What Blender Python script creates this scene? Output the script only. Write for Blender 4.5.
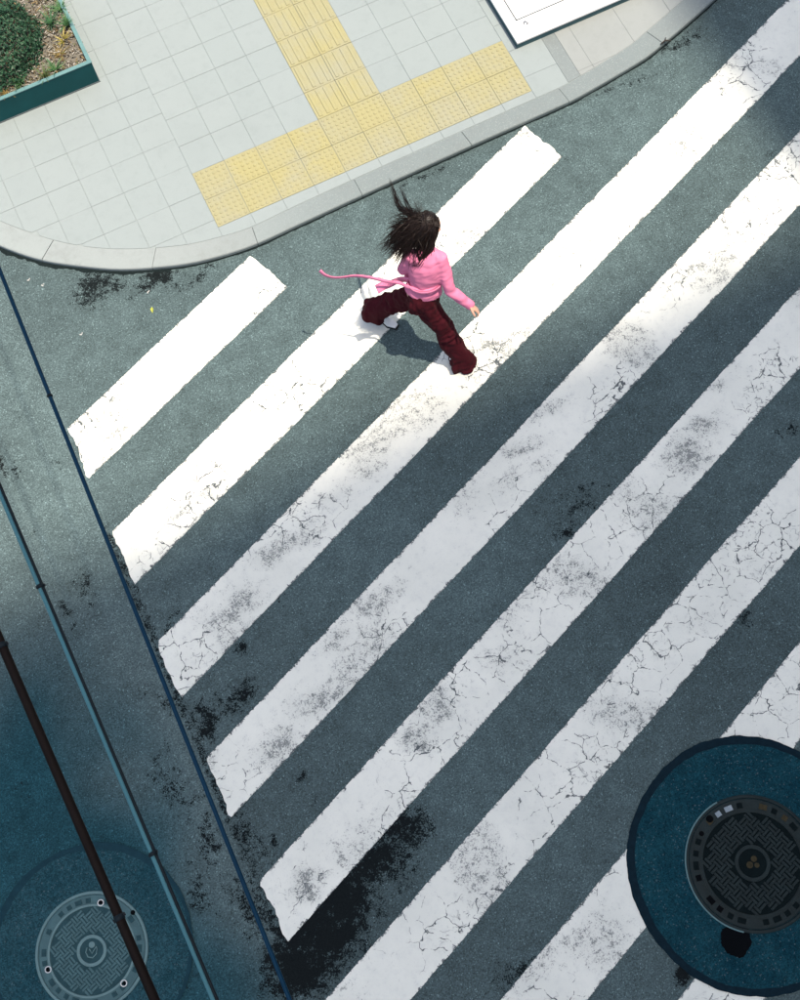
import bpy, bmesh, math, random
from mathutils import Vector, Matrix, noise
random.seed(7)
for o in list(bpy.data.objects):
    bpy.data.objects.remove(o)
scn = bpy.context.scene
COL = scn.collection
R = math.radians

# ------------------------------------------------------------------ camera
CAMZ = 9.028
cd = bpy.data.cameras.new('camera')
cam = bpy.data.objects.new('camera', cd)
COL.objects.link(cam)
cd.sensor_fit = 'VERTICAL'
cd.sensor_height = 36.0
cd.sensor_width = 36.0
cd.lens = 36.0 * 1.19143
cd.clip_end = 3000.0
cam.matrix_world = Matrix((
    (0.9006194, 0.4224880, -0.1019247, 0.0),
    (-0.4337140, 0.8586590, -0.2731242, 0.0),
    (-0.0278732, 0.2901871, 0.9565639, CAMZ),
    (0, 0, 0, 1)))
scn.camera = cam

# ------------------------------------------------------------------ sky, sun, exposure
SUN = Vector((0.18, -0.14, 1.0)).normalized()      # towards the sun
w = bpy.data.worlds.new('World')
scn.world = w
w.use_nodes = True
wn = w.node_tree
bg = wn.nodes['Background']
sky = wn.nodes.new('ShaderNodeTexSky')
sky.sky_type = 'NISHITA'
sky.sun_disc = False
sky.sun_elevation = math.asin(SUN.z)
sky.sun_rotation = math.atan2(SUN.x, SUN.y)
sky.air_density = 1.0
sky.dust_density = 5.0
sky.ozone_density = 1.0
wn.links.new(sky.outputs[0], bg.inputs[0])
bg.inputs[1].default_value = 0.15
sd = bpy.data.lights.new('sun', 'SUN')
sun = bpy.data.objects.new('sun', sd)
COL.objects.link(sun)
sd.energy = 4.5
sd.angle = R(0.6)
sd.color = (1.0, 0.85, 0.70)
sun.rotation_euler = SUN.to_track_quat('Z', 'Y').to_euler()
sun.location = SUN * 60
vs = scn.view_settings
vs.view_transform = 'Standard'
vs.look = 'None'
vs.gamma = 1.0
vs.use_curve_mapping = False
vs.exposure = 0.62


# ------------------------------------------------------------------ helpers: objects
def tag(o, label=None, cat=None, group=None, kind=None):
    if label: o['label'] = label
    if cat: o['category'] = cat
    if group: o['group'] = group
    if kind: o['kind'] = kind
    return o


def empty(name, loc=(0, 0, 0), rz=0.0):
    o = bpy.data.objects.new(name, None)
    COL.objects.link(o)
    o.location = loc
    o.rotation_euler = (0, 0, rz)
    o.empty_display_size = 0.2
    return o


def mesh(name, verts, faces, mat=None, smooth=False):
    me = bpy.data.meshes.new(name)
    me.from_pydata([tuple(v) for v in verts], [], faces)
    me.update()
    if mat: me.materials.append(mat)
    if smooth:
        for p in me.polygons: p.use_smooth = True
    return me


def obj(name, me, parent=None, loc=(0, 0, 0), rot=(0, 0, 0)):
    o = bpy.data.objects.new(name, me)
    COL.objects.link(o)
    o.location = loc
    o.rotation_euler = rot
    if parent: o.parent = parent
    return o


class MB:
    """collects simple shapes into one mesh"""
    def __init__(s):
        s.v = []; s.f = []

    def add(s, verts, faces):
        k = len(s.v)
        s.v += [Vector(v) for v in verts]
        s.f += [tuple(i + k for i in f) for f in faces]

    def box(s, c, d, rz=0.0, chamfer=0.0):
        cx, cy, cz = c; dx, dy, dz = (x / 2 for x in d)
        m = Matrix.Rotation(rz, 3, 'Z')
        if chamfer <= 0:
            vs_ = [(x, y, z) for z in (-dz, dz) for x, y in ((-dx, -dy), (dx, -dy), (dx, dy), (-dx, dy))]
            fs = [(3, 2, 1, 0), (4, 5, 6, 7), (0, 1, 5, 4), (1, 2, 6, 5), (2, 3, 7, 6), (3, 0, 4, 7)]
        else:
            c_ = chamfer
            vs_ = []
            for z, k in ((-dz, 0), (dz - c_, 0), (dz, c_)):
                vs_ += [(x, y, z) for x, y in ((-dx + k, -dy + k), (dx - k, -dy + k), (dx - k, dy - k), (-dx + k, dy - k))]
            fs = [(3, 2, 1, 0), (8, 9, 10, 11)]
            for l in (0, 4):
                for i in range(4):
                    j = (i + 1) % 4
                    fs.append((l + i, l + j, l + j + 4, l + i + 4))
        s.add([m @ Vector(v) + Vector((cx, cy, cz)) for v in vs_], fs)

    def lathe(s, prof, n=48, c=(0, 0, 0), closed=True):
        """prof: list of (r,z) from outside/bottom to centre"""
        vs_ = []; fs = []
        for r, z in prof:
            for i in range(n):
                a = 2 * math.pi * i / n
                vs_.append((c[0] + r * math.cos(a), c[1] + r * math.sin(a), c[2] + z))
        for k in range(len(prof) - 1):
            for i in range(n):
                j = (i + 1) % n
                fs.append((k * n + i, k * n + j, (k + 1) * n + j, (k + 1) * n + i))
        if closed:
            k = len(prof) - 1
            fs.append(tuple(k * n + i for i in range(n)))
        s.add(vs_, fs)

    def tube(s, pts, rad, n=8, hint=Vector((0, 0, 1)), cap=True):
        """pts: Vectors; rad: list of (ra, rb) or floats"""
        pts = [Vector(p) for p in pts]
        vs_ = []; fs = []
        N = len(pts)
        for i, p in enumerate(pts):
            t = (pts[min(i + 1, N - 1)] - pts[max(i - 1, 0)])
            if t.length < 1e-9: t = Vector((0, 0, 1))
            t.normalize()
            h = hint[i] if isinstance(hint, list) else hint
            a = (h - t * h.dot(t))
            if a.length < 1e-4:
                h = Vector((1, 0.3, 0)); a = (h - t * h.dot(t))
            a.normalize()
            b = t.cross(a)
            r = rad[i] if isinstance(rad, list) else rad
            ra, rb = r if isinstance(r, (tuple, list)) else (r, r)
            for k in range(n):
                an = 2 * math.pi * k / n
                vs_.append(p + a * (ra * math.cos(an)) + b * (rb * math.sin(an)))
        for i in range(N - 1):
            for k in range(n):
                j = (k + 1) % n
                fs.append((i * n + k, i * n + j, (i + 1) * n + j, (i + 1) * n + k))
        if cap:
            fs.append(tuple(range(n - 1, -1, -1)))
            fs.append(tuple((N - 1) * n + k for k in range(n)))
        s.add(vs_, fs)

    def ellipsoid(s, c, rx, ry, rz, ax=None, nu=18, nv=12, fn=None):
        """ax: 3x3 matrix with local axes as columns"""
        c = Vector(c); vs_ = []; fs = []
        for j in range(nv + 1):
            ph = math.pi * j / nv
            for i in range(nu):
                th = 2 * math.pi * i / nu
                v = Vector((math.sin(ph) * math.cos(th), math.sin(ph) * math.sin(th), math.cos(ph)))
                if fn: v = fn(v)
                v = Vector((v.x * rx, v.y * ry, v.z * rz))
                vs_.append(c + (ax @ v if ax else v))
        for j in range(nv):
            for i in range(nu):
                k = (i + 1) % nu
                fs.append((j * nu + i, (j + 1) * nu + i, (j + 1) * nu + k, j * nu + k))
        s.add(vs_, fs)

    def mesh(s, name, mat, smooth=False):
        return mesh(name, s.v, s.f, mat, smooth)

    def build(s, name, mat, parent=None, smooth=False, loc=(0, 0, 0), rot=(0, 0, 0)):
        return obj(name, s.mesh(name, mat, smooth), parent, loc, rot)


# ------------------------------------------------------------------ helpers: materials
class NT:
    def __init__(s, name):
        s.m = bpy.data.materials.new(name)
        s.m.use_nodes = True
        s.t = s.m.node_tree
        s.b = s.t.nodes['Principled BSDF']
        s.tc = s.t.nodes.new('ShaderNodeTexCoord')
        s.P = s.tc.outputs['Object']

    def node(s, ty, **kw):
        n = s.t.nodes.new(ty)
        for k, v in kw.items(): setattr(n, k, v)
        return n

    def put(s, sock, v):
        if hasattr(v, 'is_output') or isinstance(v, bpy.types.NodeSocket): s.t.links.new(v, sock)
        elif v is not None:
            if sock.type == 'RGBA' and len(v) == 3: v = (*v, 1)
            sock.default_value = v

    def math(s, op, a, b=None, c=None, clamp=False):
        n = s.node('ShaderNodeMath', operation=op, use_clamp=clamp)
        s.put(n.inputs[0], a); s.put(n.inputs[1], b)
        if c is not None: s.put(n.inputs[2], c)
        return n.outputs[0]

    def vm(s, op, a, b=None, sc=None):
        n = s.node('ShaderNodeVectorMath', operation=op)
        s.put(n.inputs[0], a)
        if b is not None: s.put(n.inputs[1], b)
        if sc is not None: s.put(n.inputs['Scale'], sc)
        return n.outputs['Value'] if op in ('LENGTH', 'DOT_PRODUCT', 'DISTANCE') else n.outputs[0]

    def noise(s, sc, det=3, rough=0.55, v=None, out=0, dist=0.0):
        n = s.node('ShaderNodeTexNoise')
        s.put(n.inputs['Vector'], v or s.P)
        n.inputs['Scale'].default_value = sc
        n.inputs['Detail'].default_value = det
        n.inputs['Roughness'].default_value = rough
        n.inputs['Distortion'].default_value = dist
        return n.outputs[out]

    def vor(s, sc, feat='F1', v=None, out='Distance', rnd=1.0):
        n = s.node('ShaderNodeTexVoronoi', feature=feat)
        s.put(n.inputs['Vector'], v or s.P)
        n.inputs['Scale'].default_value = sc
        n.inputs['Randomness'].default_value = rnd
        return n.outputs[out]

    def sm(s, x, lo, hi, a=0.0, b=1.0):
        n = s.node('ShaderNodeMapRange', interpolation_type='SMOOTHSTEP')
        s.put(n.inputs[0], x)
        for i, v in zip((1, 2, 3, 4), (lo, hi, a, b)): s.put(n.inputs[i], v)
        return n.outputs[0]

    def mix(s, f, a, b, mode='MIX'):
        n = s.node('ShaderNodeMix', data_type='RGBA', blend_type=mode)
        s.put(n.inputs['Factor'], f)
        s.put(n.inputs[6], a); s.put(n.inputs[7], b)
        return n.outputs[2]

    def sep(s, v):
        n = s.node('ShaderNodeSeparateXYZ'); s.put(n.inputs[0], v); return n.outputs

    def blobs(s, lst, P=None):
        """max over soft ellipses (cx, cy, rx, ry[, strength])"""
        cur = None
        P = P or s.P
        for b in lst:
            cx, cy, rx, ry = b[:4]; st = b[4] if len(b) > 4 else 1.0
            d = s.vm('SUBTRACT', P, (cx, cy, 0))
            d = s.vm('MULTIPLY', d, (1 / rx, 1 / ry, 0))
            d = s.vm('LENGTH', d)
            e = s.math('MULTIPLY_ADD', d, -st, st)
            cur = e if cur is None else s.math('MAXIMUM', cur, e)
        return s.math('MAXIMUM', cur, 0.0)

    def bump(s, h, strength=0.3, dist=0.01):
        n = s.node('ShaderNodeBump')
        n.inputs['Strength'].default_value = strength
        n.inputs['Distance'].default_value = dist
        s.put(n.inputs['Height'], h)
        s.t.links.new(n.outputs[0], s.b.inputs['Normal'])

    def out(s, col, rough=0.7, metal=0.0, spec=0.4):
        s.put(s.b.inputs['Base Color'], col)
        s.put(s.b.inputs['Roughness'], rough)
        s.put(s.b.inputs['Metallic'], metal)
        s.put(s.b.inputs['Specular IOR Level'], spec)
        return s.m

    def rnd(s):
        return s.node('ShaderNodeObjectInfo').outputs['Random']


def mat_plain(name, col, rough=0.6, metal=0.0, var=0.25, sc=20.0, spec=0.15, bump=0.0, bsc=80.0):
    t = NT(name)
    n = t.noise(sc, 4)
    c = t.mix(n, tuple(x * (1 - var) for x in col), tuple(x * (1 + var) for x in col))
    if bump: t.bump(t.noise(bsc, 3), bump, 0.004)
    return t.out(c, rough, metal, spec)


MOSS = [(-1.02, 0.03, .42, .40, 1.05), (-.72, .06, .46, .34, 1.05), (-.40, .18, .46, .30, .95), (-.10, .30, .40, .24, .85), (-1.20, -.22, .42, .42, 1.0), (-.90, -.15, .45, .35, 1.0), (-1.1, 1.05, .16, .5, .55), (-1.35, .3, .25, .45, .55), (-1.5, 1.3, .3, .5, .45), (-1.12, 2.1, .10, .5, .6),
        (-.10, .42, .22, .14, .6), (-.85, 1.74, .30, .17, .72), (-1.12, 1.64, .16, .26, .8), (-1.10, 2.35, .10, .30, .75), (-1.0, 2.55, .07, .07, .8),
        (-1.45, .85, .16, .42, .60), (-1.62, .55, .2, .3, .55), (-1.02, .66, .10, .09, .9), (-1.12, .75, .12, .35, .62), (-.62, .98, .13, .12, .6),
        (1.98, 1.80, .17, .12, .66), (2.2, 1.95, .5, .25, .42), (-1.74, 4.22, .12, .26, .66), (-1.55, 4.6, .1, .1, .4), (-.52, 5.42, .34, .20, .75), (-.60, 5.36, .2, .25, .6), (-.05, 5.22, .40, .15, .75), (.3, 5.12, .3, .1, .55),
        (-1.55, 3.0, .10, .35, .52), (-1.75, 2.9, .1, .4, .5), (-1.35, 1.9, .10, .25, .56), (-1.55, 2.1, .08, .10, .56), (1.30, -1.42, .22, .12, 1.0), (.25, -.95, .35, .2, .6), (-.3, -1.1, .4, .3, .7),
        (-.62, 2.05, .09, .05, .8), (-2.0, .1, .3, .15, .75), (1.2, 5.22, .6, .05, .6), (2.4, 5.12, .7, .05, .55), (4.4, 5.14, .8, .07, .5), (5.1, 5.3, .4, .1, .55)]


def fall(lst, x, y):
    """irregular patches: largest soft ellipse (cx, cy, rx, ry[, strength]) at x, y"""
    q = Vector((x, y, 0))
    wx = x + .10 * noise.noise(q * 3.1) + .05 * noise.noise(q * 9.3 + Vector((5, 0, 0)))
    wy = y + .10 * noise.noise(q * 3.1 + Vector((0, 7, 2))) + .05 * noise.noise(q * 9.3 + Vector((1, 4, 0)))
    best = 0.0
    for b in lst:
        dx = (wx - b[0]) / b[2]; dy = (wy - b[1]) / b[3]
        d2 = dx * dx + dy * dy
        if d2 < 1:
            v = (1 - math.sqrt(d2)) * (b[4] if len(b) > 4 else 1.0)
            if v > best: best = v
    return best


def sstep(x, lo, hi):
    t = min(1.0, max(0.0, (x - lo) / (hi - lo)))
    return t * t * (3 - 2 * t)


def put_attr(me, name, vals):
    a = me.attributes.new(name, 'FLOAT', 'POINT')
    a.data.foreach_set('value', vals)


def attr(t, name):
    return t.node('ShaderNodeAttribute', attribute_name=name).outputs['Fac']


def mat_asphalt():
    t = NT('asphalt')
    P = t.P
    mid = t.noise(6.0, 3, .65)
    fine = t.noise(75.0, 2, .7)
    rn = t.sep(t.vor(135.0, out='Color'))
    rnd = rn[0]
    v = attr(t, 'tone')
    v = t.math('MULTIPLY', v, t.math('MULTIPLY_ADD', mid, .8, .60))
    v = t.math('MULTIPLY', v, t.math('MULTIPLY_ADD', fine, 1.2, .40))
    v = t.math('MULTIPLY', v, t.math('MULTIPLY_ADD', rnd, .66, .67))
    sp = t.sm(rn[1], .95, .99)
    v = t.math('MULTIPLY_ADD', sp, t.math('MULTIPLY', fine, 2.0), v)
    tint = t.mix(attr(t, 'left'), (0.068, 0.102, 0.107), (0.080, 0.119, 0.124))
    tint = t.mix(attr(t, 'corner_shade'), tint, (0.012, 0.056, 0.073))  # deep shade at the lower left, painted into the asphalt colour
    comb = t.node('ShaderNodeCombineXYZ')
    for i in range(3): t.put(comb.inputs[i], v)
    col = t.mix(1.0, tint, comb.outputs[0], 'MULTIPLY')
    wv = t.vm('ADD', P, t.vm('SCALE', t.noise(3.0, 3, out=1), sc=.35))
    cr = t.vor(.75, 'DISTANCE_TO_EDGE', v=wv)
    cm = t.math('MULTIPLY', t.sm(cr, .002, .006, 1, 0), attr(t, 'crack'))
    col = t.mix(t.math('MULTIPLY', cm, .7), col, (.012, .016, .018))
    b = attr(t, 'moss')
    nz = t.math('ADD', t.math('MULTIPLY', t.noise(15, 5, .78), .86), t.math('MULTIPLY', t.math('ADD', fine, rn[2]), .15))
    m = t.sm(t.math('ADD', nz, t.math('MULTIPLY', b, .46)), .745, .835)
    m = t.math('MULTIPLY', m, t.sm(b, .02, .12))
    mc = t.mix(fine, (.002, .004, .005), (.014, .018, .019))
    col = t.mix(t.math('MULTIPLY', m, .99), col, mc)
    t.bump(t.math('MULTIPLY_ADD', m, 1.2, v), .55, .004)
    return t.out(col, .85, 0, t.math('MULTIPLY_ADD', m, -.05, .06))


def road_attrs(me):
    tone = []; left = []; corner_shade = []; crack = []; moss = []
    for vt in me.vertices:
        x, y = vt.co.x, vt.co.y
        q = Vector((x, y, 0))
        tone.append(.82 + .22 * (noise.noise(q * .55) + .5 * noise.noise(q * 1.3)) + .10)
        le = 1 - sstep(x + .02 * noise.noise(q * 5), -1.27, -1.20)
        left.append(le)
        corner_shade.append(.95 * (1 - sstep(x + .35 * noise.noise(q * 1.6) + .12 * (y - 1.2), -2.15, -1.35)) * (1 - sstep(y + .3 * noise.noise(q * 1.3), 2.1, 3.2)))
        crack.append(sstep(noise.noise(q * .9 + Vector((3, 1, 0))), 4.0, 5.0))
        b = fall(MOSS, x, y)
        if y < 3.7: b = max(b, .55 * (1 - sstep(abs(x + 1.225), .0, .07)) * (1 - sstep(y, 3.2, 3.7)))
        r_ = noise.noise(q * 2.6 + Vector((11, 3, 0)))
        if r_ > .50: b = max(b, (r_ - .50) * 1.6)
        moss.append(b)
    for n_, v_ in (('tone', tone), ('left', left), ('corner_shade', corner_shade), ('crack', crack), ('moss', moss)): put_attr(me, n_, v_)


WORN = [(3.15, 1.90, .34, .24, .9), (3.45, 2.05, .30, .16, .75), (3.7, 2.35, .2, .14, .6), (2.0, 2.53, .36, .16, .7), (2.35, 2.75, .4, .14, .6), (1.75, 2.35, .25, .12, .6), (.40, 1.95, .5, .2, .7), (.1, 1.75, .3, .2, .6), (-.2, 1.42, .45, .22, .8), (-.7, 1.25, .35, .2, .8), (2.17, 2.17, .25, .15, .5),
        (-.6, 2.35, .45, .22, .8), (.0, 2.65, .55, .16, .75), (.5, 2.85, .4, .12, .5), (2.3, 3.42, .7, .16, .7), (3.0, 3.68, .5, .12, .5), (-.9, .25, .26, .2, .9), (3.9, 2.6, .25, .1, .5), (1.35, -.25, .6, .2, .6), (-.9, 3.95, .4, .12, .6),
        (-.55, 3.25, .4, .10, .6), (2.8, 1.4, .35, .1, .5), (.3, .85, .25, .2, .8), (.5, 1.0, .25, .2, .8), (2.75, .15, .3, .14, .7), (1.1, 1.1, .3, .2, .5)]
CRACKY = [(.35, .80, .45, .40), (.65, 1.05, .45, .35), (1.2, 1.1, .6, .3), (2.0, .75, 1.2, .6), (2.6, 1.6, .7, .4), (1.4, .1, .9, .4), (.1, -.5, .8, .4), (3.4, .9, .8, .5), (.3, -1.35, .5, .4), (1.7, 1.5, .8, .4), (2.9, -.1, .6, .4), (1.8, -1.75, .4, .3), (3.3, 4.9, .3, .2), (-.9, .25, .3, .3), (-.9, 2.2, .4, .3)]


def mat_paint():
    t = NT('road_paint')
    P = t.P
    vv = t.sep(t.tc.outputs['UV'])[1]
    edge = t.math('MINIMUM', vv, t.math('SUBTRACT', 1.0, vv))
    fine = t.noise(95, 3, .75)
    md = t.noise(14, 3, .7)
    wv = t.vm('ADD', P, t.vm('SCALE', t.noise(8.0, 3, out=1), sc=.11))
    c1 = t.vor(5.0, 'DISTANCE_TO_EDGE', v=wv)
    c2 = t.vor(17.0, 'DISTANCE_TO_EDGE', v=wv)
    area = attr(t, 'cracky')
    w1 = t.math('MULTIPLY', t.math('MULTIPLY_ADD', area, .016, .003), t.sm(md, .30, .66))
    k1 = t.sm(t.math('SUBTRACT', c1, w1), -.004, .008, 1, 0)
    k1 = t.math('MULTIPLY', k1, t.sm(w1, .002, .009))
    k2 = t.math('MULTIPLY', t.sm(c2, .01, .05, 1, 0), t.math('MULTIPLY', t.sm(area, .55, 1.0), t.sm(md, .46, .60)))
    wb = attr(t, 'worn')
    spn = t.math('ADD', t.math('MULTIPLY', fine, .62), t.math('MULTIPLY', md, .42))
    sp = t.sm(t.math('MULTIPLY_ADD', wb, .19, spn), .645, .72)
    chip = t.sm(t.math('SUBTRACT', t.math('MULTIPLY_ADD', md, .20, t.math('MULTIPLY_ADD', fine, .16, -.165)), edge), 0.0, .02)
    m = t.math('MAXIMUM', t.math('MAXIMUM', k1, k2), t.math('MAXIMUM', t.math('MULTIPLY', sp, .74), chip))
    m = t.math('MAXIMUM', m, t.math('MULTIPLY', t.sm(fine, .66, .72), .35), clamp=True)
    base = t.mix(attr(t, 'tone'), (.645, .68, .615), (.745, .775, .70))
    base = t.mix(t.math('MULTIPLY', t.sm(md, .42, .75), .20), base, (.40, .44, .44))
    base = t.mix(t.math('MULTIPLY', t.math('MULTIPLY', t.sm(wb, .1, .9), .45), fine), base, (.22, .25, .26))
    base = t.mix(t.math('MULTIPLY', fine, .18), base, (.45, .47, .46))
    dark = t.mix(fine, (.035, .050, .054), (.12, .14, .145))
    col = t.mix(m, base, dark)
    t.bump(t.math('MULTIPLY_ADD', fine, .3, t.math('MULTIPLY', m, -1.0)), .5, .003)
    return t.out(col, .65, 0, .35)


def stripe_attrs(me):
    tone = []; worn = []; cr = []
    for vt in me.vertices:
        x, y = vt.co.x, vt.co.y
        q = Vector((x, y, 0))
        tone.append(.5 + .6 * noise.noise(q * 1.9) + .3 * noise.noise(q * 6))
        wn_ = max(min(.85, 1.3 * fall(WORN, x, y)), .62 * sstep(noise.noise(q * 1.7 + Vector((0, 8, 3))), .0, .5))
        worn.append(wn_)
        cr.append(max(min(1.0, 1.1 * fall(CRACKY, x, y)), 1.0 * sstep(noise.noise(q * 1.2 + Vector((4, 4, 9))), -.05, .5)))
    put_attr(me, 'tone', tone); put_attr(me, 'worn', worn); put_attr(me, 'cracky', cr)


def mat_slab(name, a, b, sc=1.0):
    t = NT(name)
    t.P = t.tc.outputs['Object']
    geo = t.node('ShaderNodeNewGeometry').outputs['Position']
    r = t.rnd()
    n1 = t.noise(1.1, 4, v=geo); n2 = t.noise(12, 5, .7, v=geo); n3 = t.noise(160, 2, v=geo)
    c = t.mix(t.math('ADD', t.math('MULTIPLY', r, .45), t.math('MULTIPLY', n1, .55)), a, b)
    c = t.mix(t.math('MULTIPLY', t.sm(n2, .45, .8), .30), c, tuple(x * .72 for x in a))
    c = t.mix(t.math('MULTIPLY', n3, .45), c, tuple(x * .70 for x in a))
    spot = t.sm(t.noise(4.2, 5, .8, v=geo), .66, .76)
    c = t.mix(t.math('MULTIPLY', spot, .40), c, (.11, .13, .13))
    c = t.mix(t.math('MULTIPLY', t.sm(t.noise(.9, 4, .7, v=geo), .45, .75), .22), c, tuple(x * .74 for x in a))
    t.bump(t.math('ADD', n3, n2), .25, .002)
    return t.out(c, .8, 0, .3)


def mat_granite():
    t = NT('kerb_granite')
    geo = t.node('ShaderNodeNewGeometry').outputs['Position']
    r = t.rnd()
    n3 = t.sep(t.vor(150, out='Color', v=geo))[0]
    n2 = t.noise(8, 5, .7, v=geo)
    x = t.sep(geo)[0]
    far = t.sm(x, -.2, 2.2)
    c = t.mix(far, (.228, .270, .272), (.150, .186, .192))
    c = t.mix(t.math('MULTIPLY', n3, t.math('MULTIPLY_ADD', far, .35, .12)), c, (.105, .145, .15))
    c = t.mix(t.math('MULTIPLY', t.sm(n3, .88, .97), t.math('MULTIPLY_ADD', far, .14, .05)), c, (.46, .50, .48))
    c = t.mix(t.math('MULTIPLY', r, .18), c, (.2, .22, .22))
    c = t.mix(t.math('MULTIPLY', t.sm(n2, .45, .8), .35), c, (.12, .135, .135))
    t.bump(n3, .3, .002)
    return t.out(c, .75, 0, .35)


def mat_yellow():
    t = NT('tactile_yellow')
    geo = t.node('ShaderNodeNewGeometry').outputs['Position']
    r = t.rnd()
    c = t.mix(r, (.262, .252, .120), (.248, .246, .140))
    c = t.mix(t.math('MULTIPLY', t.sm(t.noise(2.3, 5, .7, v=geo), .42, .72), .75), c, (.235, .245, .18))
    c = t.mix(t.math('MULTIPLY', t.sm(t.noise(30, 4, .7, v=geo), .5, .8), .4), c, (.19, .165, .08))
    t.bump(t.noise(150, 2, v=geo), .2, .001)
    return t.out(c, .7, 0, .35)


M = {}
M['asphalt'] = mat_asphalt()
M['paint'] = mat_paint()
M['slab'] = mat_slab('pale_paving', (.220, .268, .274), (.236, .282, .287))
M['slab_warm'] = mat_slab('warm_paving', (.226, .258, .258), (.238, .268, .267))
M['grout'] = mat_plain('joint_mortar', (.218, .260, .262), .9, 0, .3, 15)
M['granite'] = mat_granite()
M['yellow'] = mat_yellow()
M['teal_metal'] = mat_plain('teal_painted_metal', (.006, .066, .072), .5, 0, .25, 6, .12, .05)
M['teal_rim'] = mat_plain('pale_teal_rim', (.10, .20, .205), .45, 0, .2, 9)
M['soil'] = mat_plain('dry_soil', (.115, .11, .09), .95, 0, .55, 30, .2, .6, 60)
M['white_metal'] = mat_plain('white_enamel', (.70, .72, .72), .4, 0, .04, 5)
M['grey_metal'] = mat_plain('grey_metal', (.25, .27, .28), .35, .7, .15, 30)
M['seam'] = mat_plain('dark_seam', (.09, .11, .12), .7)

# ------------------------------------------------------------------ large structure: road
xs = [-400, -120, -40, -15, -8] + [-5 + .04 * i for i in range(326)] + [9, 12, 20, 45, 120, 400]
ys = [-400, -120, -40, -15, -7] + [-4 + .04 * i for i in range(276)] + [8, 10, 14, 24, 45, 120, 400]
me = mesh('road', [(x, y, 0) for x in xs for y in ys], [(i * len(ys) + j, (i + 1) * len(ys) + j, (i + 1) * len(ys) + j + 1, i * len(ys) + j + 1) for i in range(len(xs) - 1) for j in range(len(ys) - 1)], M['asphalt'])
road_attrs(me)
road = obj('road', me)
tag(road, 'worn grey asphalt roadway crossed by white stripes', kind='structure')

TH = 0.376322
D = Vector((math.cos(TH), math.sin(TH), 0)); N = Vector((-math.sin(TH), math.cos(TH), 0))


def stripe(k, t1):
    s0 = 4.4563 - .9031 * k; s1 = s0 - .4427
    left = -1.2 + [0, 0, 0, -.005, .015, .01, .03, 0, 0][k]
    ta = (left - N.x * s0) / D.x; tb = (left - N.x * s1) / D.x
    step = .014; n = int((t1 - ta) / step); m = 14
    vs_ = []; uv = []; fs = []
    for i in range(n + 1):
        f = i / n
        for j in range(m + 1):
            g = j / m
            t0 = ta + (tb - ta) * g
            tt = t0 + (t1 - t0) * f
            s = s0 + (s1 - s0) * g
            p = D * tt + N * s
            je = 0.0
            q = Vector((p.x * 1.0, p.y, k * 7.7))
            if j in (0, m):
                je = (noise.noise(q * 1.3) * .006 + noise.noise(q * 11) * .003 + noise.noise(q * 55) * .0028)
                p += N * je
            if i in (0, n):
                e = (noise.noise(q * 4 + Vector((9, 0, 0))) * .030 + noise.noise(q * 21) * .016 + noise.noise(q * 60) * .008)
                cr = .008 * (abs(g - .5) * 2) ** 6
                p += D * ((e + cr) if i == 0 else (e - cr))
            vs_.append((p.x, p.y, .0045))
            uv.append((tt, g))
    W = m + 1
    for i in range(n):
        for j in range(m):
            fs.append((i * W + j, i * W + j + 1, (i + 1) * W + j + 1, (i + 1) * W + j))
    # thin thermoplastic thickness: skirt round the outline
    loop = [i * W for i in range(n + 1)] + [n * W + j for j in range(1, W)] + [i * W + m for i in range(n - 1, -1, -1)] + [j for j in range(m - 1, 0, -1)]
    b = len(vs_)
    for i in loop:
        v = vs_[i]; vs_.append((v[0], v[1], .0002)); uv.append((uv[i][0], .5))
    L = len(loop)
    for a in range(L):
        c = (a + 1) % L
        fs.append((loop[a], loop[c], b + c, b + a))
    me = mesh('crosswalk_stripe', vs_, fs, M['paint'])
    ul = me.uv_layers.new(name='UVMap')
    for l in me.loops: ul.data[l.index].uv = uv[l.vertex_index]
    stripe_attrs(me)
    o = obj('crosswalk_stripe', me, road)
    return o


ORD = ['short first white stripe nearest the kerb corner', 'second white stripe under the walking person', 'third white stripe under the front foot', 'fourth white stripe with grey worn patches',
       'fifth white stripe, deeply cracked near its lower left end', 'sixth white stripe running past the moss patch', 'seventh white stripe interrupted by the manhole collar', 'last white stripe below the manhole collar', 'white stripe beyond the manhole']
for k in range(9):
    o = stripe(k, {0: 2.588, 1: 5.075}.get(k, 8.6))
    o['label'] = ORD[k]

# ------------------------------------------------------------------ kerb and pavement
KZ = .052
OUT = [(-2.6, 40), (-2.45, 12), (-2.0, 8.2), (-1.62, 7.0), (-1.36, 6.45), (-1.13, 6.12), (-.87, 5.84), (-.58, 5.625), (-.25, 5.425), (.18, 5.255), (.5, 5.18), (.84, 5.143), (1.26, 5.15), (2.0, 5.165), (2.89, 5.178), (3.77, 5.183), (4.0, 5.195), (4.6, 5.268), (4.87, 5.335), (5.558, 5.555), (6.6, 5.95), (8.5, 6.3), (12, 6.6), (40, 8)]
INN = [(-2.4, 40), (-2.25, 12), (-1.82, 8.2), (-1.45, 7.05), (-1.24, 6.62), (-1.036, 6.329), (-.715, 5.975), (-.43, 5.745), (-.13, 5.575), (.26, 5.415), (.55, 5.345), (.86, 5.305), (1.26, 5.318), (2.0, 5.332), (2.87, 5.340), (3.75, 5.345), (3.97, 5.358), (4.55, 5.440), (4.80, 5.51), (5.35, 5.69), (6.5, 6.11), (8.45, 6.48), (12, 6.8), (40, 8.2)]


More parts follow.
